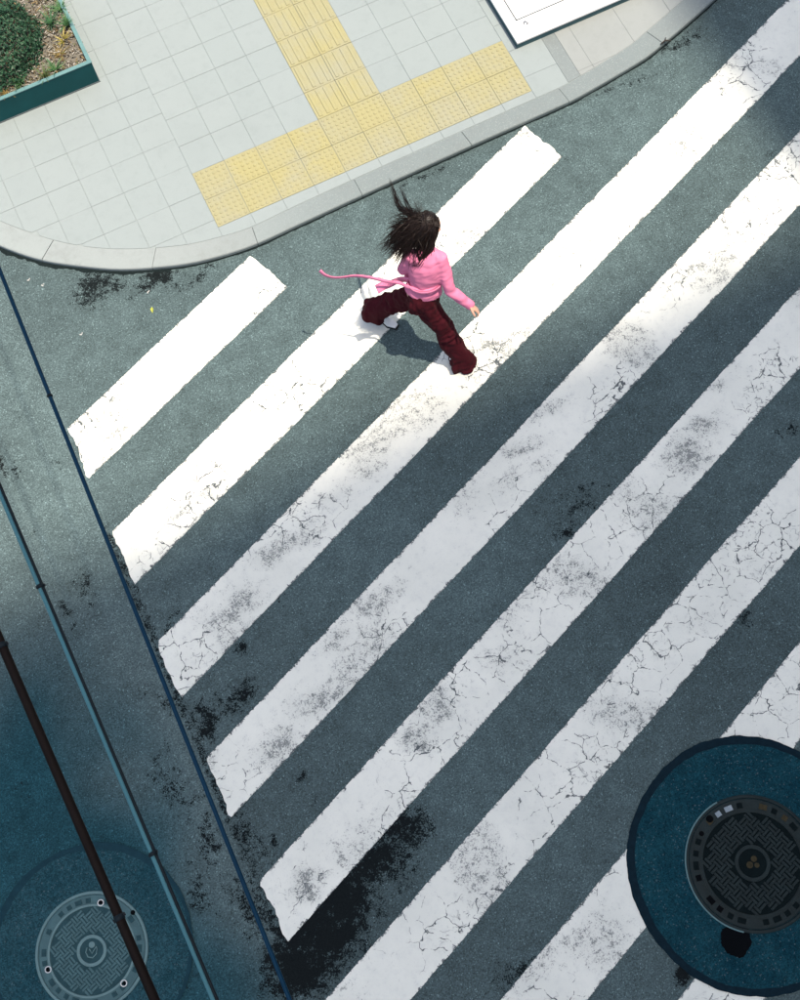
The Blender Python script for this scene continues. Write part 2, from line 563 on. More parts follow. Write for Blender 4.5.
def spline(pts, sub=10):
    r = []
    for i in range(len(pts) - 1):
        p0 = Vector(pts[max(i - 1, 0)]); p1 = Vector(pts[i]); p2 = Vector(pts[i + 1]); p3 = Vector(pts[min(i + 2, len(pts) - 1)])
        for k in range(sub):
            t = k / sub
            if (p2 - p1).length > 3: r.append(p1.lerp(p2, t)); continue
            r.append(.5 * ((2 * p1) + (p2 - p0) * t + (2 * p0 - 5 * p1 + 4 * p2 - p3) * t * t + (3 * p1 - p0 - 3 * p2 + p3) * t ** 3))
    r.append(Vector(pts[-1]))
    return r


SO, SI = spline(OUT), spline(INN)
walk = obj('sidewalk', mesh('sidewalk', [(p.x, p.y, .0455) for p in SI] + [(40, 60, .0455), (-2.4, 60, .0455)], [tuple(range(len(SI) + 2))], M['grout']))
tag(walk, 'pale paved pavement corner above the crossing', kind='structure')
kerb = empty('kerb'); tag(kerb, 'curved granite kerb along the pavement edge', kind='structure')


def yin(x):
    for i in range(len(SI) - 1):
        a, b = SI[i], SI[i + 1]
        if a.x <= x <= b.x and b.x > a.x:
            return a.y + (b.y - a.y) * (x - a.x) / (b.x - a.x)
    return 99


JO = [-2.55, -2.2, -1.62, -.845, -.03, .862, 1.85, 2.905, 3.86, 4.88, 5.9, 7.0, 8.2, 39]


def sub_path(S, x0, x1, n):
    out = []
    for k in range(n + 1):
        x = x0 + (x1 - x0) * k / n
        for i in range(len(S) - 1):
            a, b = S[i], S[i + 1]
            if a.x <= x <= b.x and b.x > a.x:
                out.append(a.lerp(b, (x - a.x) / (b.x - a.x))); break
    return out


def shift(x):   # inner edge x for an outer joint x
    for i in range(len(SO) - 1):
        if SO[i].x <= x <= SO[i + 1].x and SO[i + 1].x > SO[i].x:
            f = (x - SO[i].x) / (SO[i + 1].x - SO[i].x)
            return SI[i].x + (SI[i + 1].x - SI[i].x) * f
    return x


for a, b in zip(JO[:-1], JO[1:]):
    n = 10
    hz = KZ + random.uniform(-.002, .002)
    po = sub_path(SO, a + .002, b - .002, n); pi_ = sub_path(SI, shift(a) + .002, shift(b) - .002, n)
    if len(po) != n + 1 or len(pi_) != n + 1: continue
    prof = []
    for o_, i_ in zip(po, pi_):
        d = (i_ - o_).normalized()
        prof += [(o_.x, o_.y, -.02), (o_.x, o_.y, hz - .014), (o_.x + d.x * .005, o_.y + d.y * .005, hz - .004), (o_.x + d.x * .015, o_.y + d.y * .015, hz), (i_.x - d.x * .002, i_.y - d.y * .002, hz), (i_.x - d.x * .002, i_.y - d.y * .002, -.02)]
    fs = []
    for i in range(n):
        for j in range(5):
            fs.append((i * 6 + j, (i + 1) * 6 + j, (i + 1) * 6 + j + 1, i * 6 + j + 1))
    fs += [tuple(range(5, -1, -1)), tuple(n * 6 + j for j in range(6))]
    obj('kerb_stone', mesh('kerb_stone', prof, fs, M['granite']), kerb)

# dark strip of uneven width along the foot of the kerb
M['foot_strip'] = mat_plain('kerb_foot_strip', (.010, .016, .017), .95, 0, .6, 60, .03)
ga = []; gb = []
for i, p in enumerate(SO):
    if not (-2.3 < p.x < 8): continue
    t_ = (SO[i + 1] - SO[i - 1]).normalized(); nrm_ = Vector((t_.y, -t_.x))
    ga.append((p, nrm_))
dense = []
for (p, a_), (q, b_) in zip(ga[:-1], ga[1:]):
    m_ = max(1, int((q - p).length / .012))
    dense += [(p.lerp(q, k / m_), a_.lerp(b_, k / m_)) for k in range(m_)]
gv_ = []; gf_ = []
for p, n_ in dense:
    w_ = (.030 if p.x < .1 else .012) * (1 - .25 * sstep(p.x, -.3, .6)) * (1 + 1.0 * noise.noise(Vector((p.x * 4, p.y * 4, 2))) + .5 * noise.noise(Vector((p.x * 17, p.y * 17, 5))) + .3 * noise.noise(Vector((p.x * 50, p.y * 50, 5))))
    w_ = max(.002, w_)
    gv_ += [(p.x - n_.x * .002, p.y - n_.y * .002, .012), (p.x + n_.x * w_ * .5, p.y + n_.y * w_ * .5, .007), (p.x + n_.x * w_, p.y + n_.y * w_, .0008)]
for i in range(len(dense) - 1):
    for j in (0, 1): gf_.append((i * 3 + j, (i + 1) * 3 + j, (i + 1) * 3 + j + 1, i * 3 + j + 1))
gr_ = obj('kerb_foot_strip', mesh('kerb_foot_strip', gv_, gf_, M['foot_strip']), kerb); tag(gr_, kind='stuff')

# paving slabs, one by one
GAP = .0017


def slab(x0, x1, y0, y1, mat, name='paving_slab', h=.05):
    ga, gb, gc, gd = (random.choice((.0002, .0004, .0009, .0017)) for _ in range(4))
    x0 += ga; x1 -= gb; y0 += gc; y1 -= gd
    ns = 6
    low = []
    for i in range(ns + 1):
        x = x0 + (x1 - x0) * i / ns
        yl = max(y0, yin(x) + .004)
        if yl < y1 - .006: low.append((x, yl))
    if len(low) < 2: return
    if all(abs(p[1] - y0) < 1e-6 for p in low) and len(low) == ns + 1: low = [low[0], low[-1]]
    top = [(low[-1][0], y1), (low[0][0], y1)]
    ring = low + top
    h += random.uniform(-.0005, .0005)
    cx = sum(p[0] for p in ring) / len(ring); cy = sum(p[1] for p in ring) / len(ring)
    n = len(ring); c = .0015
    def inset(p):
        return (p[0] + c * (1 if p[0] < cx else -1), p[1] + c * (1 if p[1] < cy else -1))
    vs_ = [(p[0], p[1], .036) for p in ring] + [(p[0], p[1], h - .002) for p in ring] + [(*inset(p), h) for p in ring]
    fs = [tuple(2 * n + i for i in range(n))]
    for l in (0, n):
        for i in range(n): fs.append((l + i, l + (i + 1) % n, l + n + (i + 1) % n, l + n + i))
    vs_ = [(v[0] - cx, v[1] - cy, v[2]) for v in vs_]
    obj(name, mesh(name, vs_, fs, mat), walk, (cx, cy, 0), (random.uniform(-.001, .001), random.uniform(-.001, .001), 0))


def in_view(x, y, mg=.45):
    # pavement that the picture shows, with a margin round it
    ax, ay, bx, by = -1.08, 6.25, -.27, 8.5
    if (bx - ax) * (y - ay) - (by - ay) * (x - ax) > mg * 2.4: return False
    ax, ay, bx, by = -.27, 8.5, 6.2, 5.2
    if (bx - ax) * (y - ay) - (by - ay) * (x - ax) > mg * 7.2: return False
    return True


BX0, BY0, TW, TD = .62, 5.43, .3, .29
SX0, SX1, SY0 = 1.82, 2.42, BY0 + 2 * TD
cols = [BX0 + TW * k for k in range(-8, 11)]
for ci in range(len(cols)):
    x0 = cols[ci]; x1 = x0 + TW
    if x0 > 3.55: continue
    if x0 < .6:
        rows = [5.51 + .2955 * j for j in range(-1, 13)]
    else:
        rows = [BY0 - TD] + [BY0 + TD * j for j in range(2)] + [SY0 + .298 * j for j in range(0, 10)]
    for j in range(len(rows) - 1):
        y0, y1 = rows[j], rows[j + 1]
        if not in_view((x0 + x1) / 2, (y0 + y1) / 2): continue
        if x0 > .6 and BY0 - .01 < y0 < SY0 - .01: continue          # tactile bar
        if x0 > SX0 - .01 and x1 < SX1 + .01 and y0 >= SY0 - .01: continue   # tactile stem
        slab(x0, x1, y0, y1, M['slab'])
for x0, x1 in ((3.62, 3.945),):
    for j in range(-1, 8):
        y0 = BY0 + .15 + .298 * j
        if in_view(x0 + .1, y0 + .15): slab(x0, x1, y0, y0 + .298, M['slab'])
slab(3.945, 4.072, 5.2, 5.95, M['granite'], 'granite_strip')
for x0, x1 in ((4.072, 4.218), (4.218, 4.66), (4.66, 5.1), (5.1, 5.55), (5.55, 6.0)):
    for j in range(-1, 5):
        y0 = 5.425 + .455 * j
        if in_view(x0 + .2, y0 + .2): slab(x0, x1, y0, y0 + .455, M['slab_warm'])

# tactile tiles
dm = MB(); dm.box((0, 0, .004), (TW - .003, TD - .003, .030), 0, .002)
for i in range(6):
    for j in range(6):
        x = (i - 2.5) * .0475; y = (j - 2.5) * .0460
        pr = []
        for r, z in ((.0155, .0185), (.0125, .0235), (.007, .0250)):
            pr.append((r, z))
        dm.lathe(pr, 8, (x, y, 0))
dome_me = dm.mesh('tactile_dome_tile', M['yellow'])
bm_ = MB(); bm_.box((0, 0, .004), (TW - .003, .298 - .003, .030), 0, .002)
for i in range(4):
    bm_.box(((i - 1.5) * .073, 0, .0205), (.034, .262, .010), 0, .004)
bar_me = bm_.mesh('tactile_bar_tile', M['yellow'])
for i in range(10):
    for j in range(2):
        obj('tactile_dome_tile', dome_me, walk, (BX0 + TW * (i + .5), BY0 + TD * (j + .5), .034 + random.uniform(-.0015, .0015)), (0, 0, random.uniform(-.006, .006)))
for i in range(2):
    for j in range(6):
        obj('tactile_bar_tile', bar_me, walk, (SX0 + TW * (i + .5), SY0 + .298 * (j + .5), .034 + random.uniform(-.0015, .0015)), (0, 0, random.uniform(-.006, .006)))

# ------------------------------------------------------------------ unseen buildings inferred from the shade edges, placed to cast the shade
M['facade'] = mat_plain('grey_facade', (.30, .31, .32), .8, 0, .1, 2)
M['glass'] = mat_plain('window_glass', (.03, .04, .05), .1, 0, .1, 2, .6)
BH = 90.0; BY = 3.15 - .14 * BH
tower = empty('office_tower', (18.5, BY - 9, 0))
tag(tower, 'tall grey office tower across the road that shades the crossing', 'building')
mb = MB(); mb.box((0, 0, BH / 2), (22, 18, BH)); mb.build('wall', M['facade'], tower)
mb = MB(); mb.box((0, 0, .5), (22.3, .3, 1.0)); par = mb.mesh('parapet', M['facade'])
obj('parapet', par, tower, (0, 8.83, BH)); obj('parapet', par, tower, (0, -8.83, BH))
mb = MB(); mb.box((0, 0, 0), (21, .12, 1.7)); wme = mb.mesh('window_band', M['glass'])
mb = MB(); mb.box((0, 0, 0), (22.2, .3, .35)); lme = mb.mesh('floor_ledge', M['facade'])
for k in range(26):
    obj('window_band', wme, tower, (0, 9.03, 2.2 + k * 3.4)); obj('floor_ledge', lme, tower, (0, 9.1, 3.6 + k * 3.4))

M['bark'] = mat_plain('tree_bark', (.11, .09, .07), .9, 0, .4, 12)


def mat_leaf(name, a, b, spec=.4, rough=.45):
    t = NT(name)
    geo = t.node('ShaderNodeNewGeometry')
    r = geo.outputs['Random Per Island']
    c = t.mix(r, a, b)
    t.b.inputs['Subsurface Weight'].default_value = 0
    return t.out(c, rough, 0, spec)


def leaf_cloud(mb, pts, size, up=0.5, n=None, rng=random, curl=.25):
    """small folded leaves at pts = [(position, outward)]"""
    for p, o in pts:
        d = Vector((rng.gauss(0, 1), rng.gauss(0, 1), rng.gauss(0, .6))).normalized()
        nrm = (Vector(o) + Vector((0, 0, up)) + Vector((rng.gauss(0, .5), rng.gauss(0, .5), rng.gauss(0, .5)))).normalized()
        d = (d - nrm * d.dot(nrm)).normalized()
        s_ = nrm.cross(d)
        L = size * rng.uniform(.7, 1.3); Wd = L * rng.uniform(.36, .52)
        p = Vector(p)
        fold = nrm * (L * curl * .3)
        vs_ = [p, p + d * L * .45 + s_ * Wd * .5 + fold, p + d * L - nrm * L * curl * .3, p + d * L * .45 - s_ * Wd * .5 + fold, p + d * L * .5]
        mb.add(vs_, [(0, 1, 4), (4, 1, 2), (0, 4, 3), (4, 2, 3)])


B2 = 55.0
block = empty('apartment_block', (5.18 + .18 * B2 + 7, -1.5, 0)); tag(block, 'unseen grey apartment block placed to shade the far corner', 'building')
mb = MB(); mb.box((0, 0, B2 / 2), (14, 9, B2)); mb.build('wall', M['facade'], block)
mb = MB(); mb.box((0, 0, 0), (.12, 8.4, 1.6)); wme = mb.mesh('window_band', M['glass'])
mb = MB(); mb.box((0, 0, .45), (.3, 9.3, .9)); obj('parapet', mb.mesh('parapet', M['facade']), block, (-6.83, 0, B2 - .9))
for k in range(16):
    obj('window_band', wme, block, (-7.03, 0, 2.2 + k * 3.3))

# ------------------------------------------------------------------ manholes
M['iron_dark'] = mat_plain('dark_cast_iron', (.009, .018, .020), .55, .0, .5, 14, .12, .3, 90)
M['iron'] = mat_plain('grey_cast_iron', (.050, .108, .120), .55, .0, .35, 14, .12, .25, 90)
M['iron_edge'] = mat_plain('polished_iron_edge', (.095, .175, .185), .5, .0, .3, 10, .2)
M['iron_pit'] = mat_plain('recessed_iron', (.022, .056, .066), .7, 0, .4, 20, .05)
M['iron_black'] = mat_plain('recessed_black_iron', (.004, .008, .009), .8, 0, .4, 20, .03)
M['rust'] = mat_plain('rusty_iron', (.030, .026, .013), .7, 0, .6, 40)
M['chrome'] = mat_plain('bright_bolt_ring', (.42, .45, .47), .3, .5, .1)
M['hole'] = mat_plain('dark_hole', (.003, .004, .005), .9, 0, .2, 20, .02)
M['white_mark'] = mat_plain('white_inset', (.20, .25, .28), .7)


def mat_collar(name, a, b):
    t = NT(name)
    c = t.mix(t.sm(t.noise(3.2, 5, .7), .3, .7), a, b)
    g = t.sep(t.vor(125, out='Color'))
    gv = t.math('MULTIPLY', t.math('MULTIPLY_ADD', g[0], .8, .55), t.math('MULTIPLY_ADD', t.noise(60, 3, .7), 1.0, .5))
    cb = t.node('ShaderNodeCombineXYZ')
    for i in range(3): t.put(cb.inputs[i], gv)
    c = t.mix(1.0, c, cb.outputs[0], 'MULTIPLY')
    c = t.mix(t.math('MULTIPLY', t.sm(g[1], .95, .99), .35), c, (.12, .17, .19))
    c = t.mix(t.math('MULTIPLY', t.sm(t.noise(9, 4, .7), .6, .75), .3), c, tuple(x * 1.7 for x in b))
    c = t.mix(t.math('MULTIPLY', t.sm(t.vor(90, out='Distance'), .0, .12, 1, 0), .5), c, (.16, .19, .2))
    t.bump(t.noise(110, 3), .3, .003)
    return t.out(c, .8, 0, .05)


M['collar_r'] = mat_collar('dark_concrete_collar', (.003, .028, .042), (.008, .046, .062))
M['collar_l'] = mat_collar('asphalt_collar', (.010, .044, .058), (.022, .066, .082))
M['tar'] = mat_plain('tar_joint', (.004, .014, .022), .7, 0, .4, 25, .04, .3)
M['tar_faint'] = mat_plain('faded_tar_joint', (.010, .036, .050), .75, 0, .4, 25, .05, .3)


def disc(name, r, z, mat, parent, seed=0, amp=.012, rin=None, n=260, thick=.004, seed2=None):
    vs_ = []; fs = []
    def rr(a, base, seed): return base * (1 + amp * noise.noise(Vector((math.cos(a) * 1.3, math.sin(a) * 1.3, seed))) * 2 + amp * .7 * noise.noise(Vector((math.cos(a) * 9, math.sin(a) * 9, seed))) + amp * .4 * noise.noise(Vector((math.cos(a) * 28, math.sin(a) * 28, seed))))
    rings = [(r, z - thick), (r, z)] + ([(rin, z), (rin, z - thick)] if rin else [])
    for rad, zz in rings:
        for i in range(n):
            a = 2 * math.pi * i / n
            q = rr(a, rad, seed2 if (seed2 and rad == rin) else seed)
            vs_.append((q * math.cos(a), q * math.sin(a), zz))
    for k in range(len(rings) - 1):
        for i in range(n):
            j = (i + 1) % n
            fs.append((k * n + i, k * n + j, (k + 1) * n + j, (k + 1) * n + i))
    if not rin: fs.append(tuple(n + i for i in range(n)))
    return obj(name, mesh(name, vs_, fs, mat), parent)


def manhole(loc, rot, label, R_col, R_frm, cm, im, tar, rust, style):
    root = empty('manhole', (*loc, 0), rot)
    tag(root, label, 'manhole')
    disc('collar', R_col, .0095, cm, root, loc[0])
    disc('tar_joint', R_col * 1.010, .0115, tar, root, loc[0], .012, R_col * (.945 if style == 'r' else .962), seed2=loc[0] + 4)
    fr = MB(); fr.lathe([(R_frm, .008), (R_frm, .017), (R_frm * .985, .020), (R_frm * .955, .020), (R_frm * .945, .012)], 96, closed=False)
    fr.build('frame', M['iron_edge'] if style == 'l' else im, root)
    if style == 'r':
        sh = MB(); sh.tube([(R_frm * 1.0 * math.cos(R(a)), R_frm * 1.0 * math.sin(R(a)), .016) for a in range(118, 262, 4)], .006, 6)
        sh.build('worn_frame_edge', M['iron_edge'], root)
    Rc = R_frm * .94
    cv = MB(); cv.lathe([(Rc, .008), (Rc, .014), (Rc * .985, .016), (Rc * .80, .016), (Rc * .79, .013), (Rc * .30, .013)], 96)
    cover = cv.build('cover', im, root)
    pt = MB(); pt.lathe([(Rc * .785, .0125), (Rc * .785, .0140)], 72); pt.build('tread_bed', M['iron_pit'] if style == 'l' else M['iron_black'], cover)
    hb = MB(); hb.lathe([(Rc * .285, .013), (Rc * .28, .0195), (Rc * .225, .0195), (Rc * .22, .0150)], 64); hb.build('hub_ring', M['iron_edge'] if style == 'l' else im, cover)
    hp = MB(); hp.lathe([(Rc * .22, .0140), (Rc * .22, .0158)], 48); hp.build('hub_plate', M['iron_pit'] if style == 'l' else M['iron_black'], cover)
    rb = MB()
    for rad in (.80,):
        rb.lathe([(Rc * (rad + .03), .0155), (Rc * (rad + .03), .0195), (Rc * (rad - .008), .0195), (Rc * (rad - .008), .0125)], 96, closed=False)
    rb.build('rim_rib', M['iron_edge'] if style == 'l' else im, cover)
    # basket weave tread
    tr = MB(); pitch = Rc * .128
    ng = 12
    for i in range(-ng, ng + 1):
        for j in range(-ng, ng + 1):
            x = i * pitch; y = j * pitch
            rad = math.hypot(x, y)
            if rad > Rc * .735 or rad < Rc * .335: continue
            o_ = (i + j) % 2
            for s_ in (-1, 1):
                dx, dy = (0, s_ * pitch * .25) if o_ else (s_ * pitch * .25, 0)
                L = pitch * 1.08; Wd = pitch * .33
                d = (L, Wd, .0055) if o_ else (Wd, L, .0055)
                tr.box((x + dx, y + dy, .0160), d, 0, .0015)
    t_ = tr.build('tread_pattern', im, cover, rot=(0, 0, R(45)))
    tag(t_, kind='stuff')
    # raised blocks round the ring
    for k in range(30):
        a = 2 * math.pi * k / 30 + .05
        if k % 5 == 2: continue
        if style == 'l' and k % 10 in (4,): continue
        b = MB(); wd = Rc * (.09 if k % 3 else .13)
        b.box((0, 0, 0), (Rc * .085, wd, .005), 0, .0012)
        mt = M['iron_pit'] if style == 'l' else M['iron_black']
        if style == 'r' and k in (9, 10): mt = M['white_mark']
        elif style == 'r' and k in (4, 6, 7, 11, 12): mt = M['rust']
        elif style == 'r' and k in (18, 19, 16): mt = M['hole']
        b.build('raised_block', mt, cover, loc=(Rc * .90 * math.cos(a), Rc * .90 * math.sin(a), .0178), rot=(0, 0, a))
    em = MB()
    if style == 'l':
        em.tube([(-.034, .02, .0185), (-.040, -.012, .0185), (-.022, -.042, .0185), (.012, -.046, .0185), (.036, -.02, .0185), (.038, .016, .0185), (.03, .03, .0185)], .0045, 6)
        em.tube([(-.018, .012, .0185), (.004, -.018, .0185), (.028, .022, .0185)], .0045, 6)
        em.lathe([(.022, .013), (.022, .019), (.015, .0205)], 20, (-.002, .04, 0))
    else:
        for dx, dy, rr_ in ((.012, .03, .022), (-.02, -.012, .024), (.03, -.014, .018)):
            em.lathe([(rr_, .013), (rr_, .0185), (rr_ * .6, .0195), (rr_ * .55, .0170)], 18, (dx, dy, 0))
    em.build('emblem', M['iron_edge'] if style == 'l' else rust, cover)
    bolts = [(R(83), .86), (R(203), .86), (R(319), .86)] if style == 'l' else [(R(133), .93), (R(150), .90)]
    for a, fr_ in bolts:
        p = (Rc * fr_ * math.cos(a), Rc * fr_ * math.sin(a), 0)
        if style == 'l':
            b = MB(); b.lathe([(.024, .014), (.024, .022), (.018, .022), (.017, .015)], 20, closed=False)
            bo = b.build('bolt_ring', M['chrome'], cover, loc=p)
            h = MB(); h.lathe([(.018, .0165), (.018, .0175)], 16); h.build('bolt_hole', M['hole'], bo)
        else:
            h = MB(); h.lathe([(.026 if a < R(140) else .018, .0150), (.026 if a < R(140) else .018, .0205)], 16); h.build('lifting_hole', M['hole'], cover, loc=p)
    if style == 'l':
        for a in (R(43), R(245)):
            h = MB(); h.lathe([(.017, .016), (.017, .0212)], 14); h.build('lifting_hole', M['hole'], cover, loc=(Rc * 1.0 * math.cos(a), Rc * 1.0 * math.sin(a), 0))
    return root


man_r = manhole((2.05, -1.0), R(-26), 'round dark iron manhole cover in a dark concrete collar beside the crossing', .885, .478, M['collar_r'], M['iron_dark'], M['tar'], M['rust'], 'r')
man_l = manhole((-2.475, .515), R(-26), 'grey iron manhole cover with bright bolts under the overhead cables', .725, .405, M['collar_l'], M['iron'], M['tar_faint'], M['rust'], 'l')
# oily puddle stain on the right collar
st = disc('oil_stain', .115, .0122, M['hole'], man_r, 3.3, .14, n=60, thick=.0005)
st.location = (-.155, -.515, 0)

# ------------------------------------------------------------------ overhead cables
M['cable_blue'] = mat_plain('blue_cable_sheath', (.004, .030, .062), .5, 0, .2, 3, .08)
M['cable_pale'] = mat_plain('pale_teal_cable_sheath', (.06, .17, .20), .5, 0, .2, 3, .08)
M['cable_black'] = mat_plain('black_cable_sheath', (.010, .016, .02), .5, 0, .2, 3, .08)
M['cable_brown'] = mat_plain('dark_brown_cable_sheath', (.009, .006, .005), .6, 0, .3, 3, .08)


def cable(label, a, b, rads, ties):
    root = empty('overhead_cable', (0, 0, 0))
    tag(root, label, 'cable', 'cables strung over the road')
    a = Vector(a); b = Vector(b)
    d = (b - a) / (b.y - a.y)
    def at(y): return a + d * (y - a.y) + Vector((0, 0, .0012 * (y - .8) ** 2))
    for dx, r, m_ in rads:
        c = MB()
        c.tube([at(y) + Vector((dx, 0, 0)) for y in [BY - .05 + (24 - BY) * k / 70 for k in range(71)]], r, 10)
        c.build('sheath', m_, root, True)
    for y, r in ties:
        c = MB(); p = at(y)
        c.tube([p - d * .004, p + d * .004], r, 12)
        t_ = c.build('cable_tie', M['cable_black'], root, True)
        e = MB(); e.box((0, 0, 0), (r * 2.4, .005, .004)); e.build('tie_tail', M['cable_black'], t_, loc=p, rot=(0, 0, random.uniform(-.3, .3)))


cable('thin dark blue overhead cable passing the ends of the stripes', (-0.4041, 1.9861, 6.00), (-0.4463, -0.1331, 6.00), [(0, .0056, M['cable_blue'])], [(1.56, .0066)])
cable('pale teal overhead cable with a black line beside it, middle of three', (-0.5057, 1.0946, 6.60), (-0.4864, -0.0452, 6.60), [(-.0027, .0046, M['cable_pale']), (.0037, .0035, M['cable_black'])], [(.856, .0082), (.253, .0082)])
cable('thick dark brown overhead cable nearest the lens, crossing the manhole', (-0.4406, 0.5597, 7.30), (-0.4198, 0.0031, 7.30), [(0, .0068, M['cable_brown'])], [(.55, .0078), (.122, .0077)])
# the pole the cables run to, up the side street
pole = empty('utility_pole', (-.62, 24.0, 0)); tag(pole, 'concrete utility pole carrying the overhead cables up the side street', 'pole')
c = MB(); c.tube([(0, 0, 0), (0, 0, 11)], [.17, .12], 14); c.build('mast', M['facade'], pole, True)
c = MB(); c.box((0, 0, 0), (1.2, .1, .1)); me = c.mesh('cross_arm', M['grey_metal']); obj('cross_arm', me, pole, (0, 0, 6.6)); obj('cross_arm', me, pole, (0, 0, 8.4))

# ------------------------------------------------------------------ planter
PX, PY, PZ = .248, 7.245, .05
PL, PD, PH = 2.4, 1.9, .262
pl = empty('planter', (PX - PL / 2, PY + PD / 2, PZ)); tag(pl, 'dark teal metal planter box with soil on the pavement corner', 'planter')
wall = MB(); wall.box((0, 0, PH / 2), (PL, .018, PH)); me = wall.mesh('side_panel', M['teal_metal'])
obj('side_panel', me, pl, (0, -PD / 2 + .009, 0)); obj('side_panel', me, pl, (0, PD / 2 - .009, 0))
wall = MB(); wall.box((0, 0, PH / 2), (.018, PD - .04, PH)); me = wall.mesh('end_panel', M['teal_metal'])
obj('end_panel', me, pl, (PL / 2 - .009, 0, 0)); obj('end_panel', me, pl, (-PL / 2 + .009, 0, 0))
for nm, c_, d_ in (('rim', (0, -PD / 2 + .014, PH + .004), (PL + .006, .034, .008)), ('rim', (0, PD / 2 - .014, PH + .004), (PL + .006, .034, .008)), ('rim', (PL / 2 - .014, 0, PH + .004), (.034, PD - .063, .008)), ('rim', (-PL / 2 + .014, 0, PH + .004), (.034, PD - .063, .008))):
    b = MB(); b.box((0, 0, 0), d_); b.build(nm, M['teal_rim'], pl, loc=c_)
b = MB(); b.box((0, 0, .006), (PL + .01, PD + .01, .012)); b.build('base_trim', M['seam'], pl)
# soil surface, lumpy
sv = []; sf = []; nx, ny = 60, 48
for i in range(nx + 1):
    for j in range(ny + 1):
        x = -PL / 2 + .03 + (PL - .06) * i / nx; y = -PD / 2 + .03 + (PD - .06) * j / ny
        sv.append((x, y, .222 + .018 * noise.noise(Vector((x * 7, y * 7, 1))) + .010 * noise.noise(Vector((x * 25, y * 25, 4)))))
for i in range(nx):
    for j in range(ny):
        a = i * (ny + 1) + j
        sf.append((a, a + ny + 1, a + ny + 2, a + 1))
obj('soil', mesh('soil', sv, sf, M['soil'], True), pl)


def mat_litter():
    t = NT('dry_litter')
    r = t.node('ShaderNodeNewGeometry').outputs['Random Per Island']
    ramp = t.node('ShaderNodeValToRGB')
    ramp.color_ramp.interpolation = 'CONSTANT'
    st_ = [(0, (.15, .145, .12)), (.2, (.25, .245, .21)), (.4, (.10, .075, .045)), (.55, (.20, .15, .07)), (.7, (.36, .35, .31)), (.82, (.055, .045, .03)), (.92, (.10, .13, .05))]
    while len(ramp.color_ramp.elements) < len(st_): ramp.color_ramp.elements.new(.5)
    for e, (p, c_) in zip(ramp.color_ramp.elements, st_): e.position = p; e.color = (*c_, 1)
    t.put(ramp.inputs[0], r)
    return t.out(ramp.outputs[0], .85, 0, .2)


lt = MB(); rng = random.Random(3)
for k in range(5200):
    x = rng.uniform(-.95, .245); y = rng.uniform(7.27, 8.7); z = .285 + rng.uniform(-.004, .018)
    L = rng.choice((.008, .010, .012, .018, .03, .05)) * rng.uniform(.7, 1.2); W_ = rng.uniform(.003, .008)
    lt.box((x, y, z), (L, W_ if L > .016 else L * .7, rng.uniform(.002, .007)), rng.uniform(0, 3.14))
lit = lt.build('soil_litter', mat_litter()); tag(lit, 'dry twigs, gravel and leaf litter on the planter soil', 'litter', kind='stuff')

# clipped shrub
M['shrub_leaf'] = mat_leaf('shrub_leaves', (.005, .026, .014), (.026, .080, .040), .25, .45)
shrub = empty('shrub', (-.50, 7.80, .27)); tag(shrub, 'dense dark green clipped shrub growing in the planter', 'shrub')
pts = []; rng = random.Random(11)
SR = (.47, .47, .40)
for k in range(7600):
    v = Vector((rng.gauss(0, 1), rng.gauss(0, 1), abs(rng.gauss(0, 1)))).normalized()
    lump = 1 + .13 * noise.noise(v * 3.2 + Vector((2, 0, 0))) + .07 * noise.noise(v * 8)
    s_ = lump * (1 - abs(rng.gauss(0, .10)))
    pts.append(((v.x * SR[0] * s_, v.y * SR[1] * s_, v.z * SR[2] * s_), v))
lb = MB(); leaf_cloud(lb, pts, .034, .45, rng=rng)
lb.build('foliage', M['shrub_leaf'], shrub)
c = MB()
for k in range(9):
    an = k * .7; c.tube([(0, 0, -.05), (math.cos(an) * .15, math.sin(an) * .15, .12), (math.cos(an) * .34, math.sin(an) * .36, .24)], [.014, .009, .004], 5)
c.build('stem', M['bark'], shrub)


def tuft(loc, n, h, spread, a, b, label, seed):
    rg = random.Random(seed)
    root = empty('grass_tuft', loc); tag(root, label, 'plant', 'small plants in the planter')
    m_ = MB()
    for k in range(n):
        an = rg.uniform(0, 6.28); d = Vector((math.cos(an), math.sin(an), 0)); s_ = Vector((-d.y, d.x, 0))
        L = h * rg.uniform(.6, 1.2); sp = spread * rg.uniform(.3, 1.2); wd = rg.uniform(.004, .008)
        p0 = d * rg.uniform(0, .015)
        prev = None; vs_ = []
        for i in range(5):
            f = i / 4
            p = p0 + d * sp * f ** 1.5 + Vector((0, 0, L * (f - .35 * f * f)))
            w_ = wd * (1 - f) + .0006
            vs_ += [p - s_ * w_ + Vector((0, 0, w_ * .4)), p, p + s_ * w_ + Vector((0, 0, w_ * .4))]
        fs = []
        for i in range(4):
            q = i * 3
            fs += [(q, q + 1, q + 4, q + 3), (q + 1, q + 2, q + 5, q + 4)]
        m_.add(vs_, fs)
    m_.build('blades', mat_leaf('tuft_leaves', a, b), root)


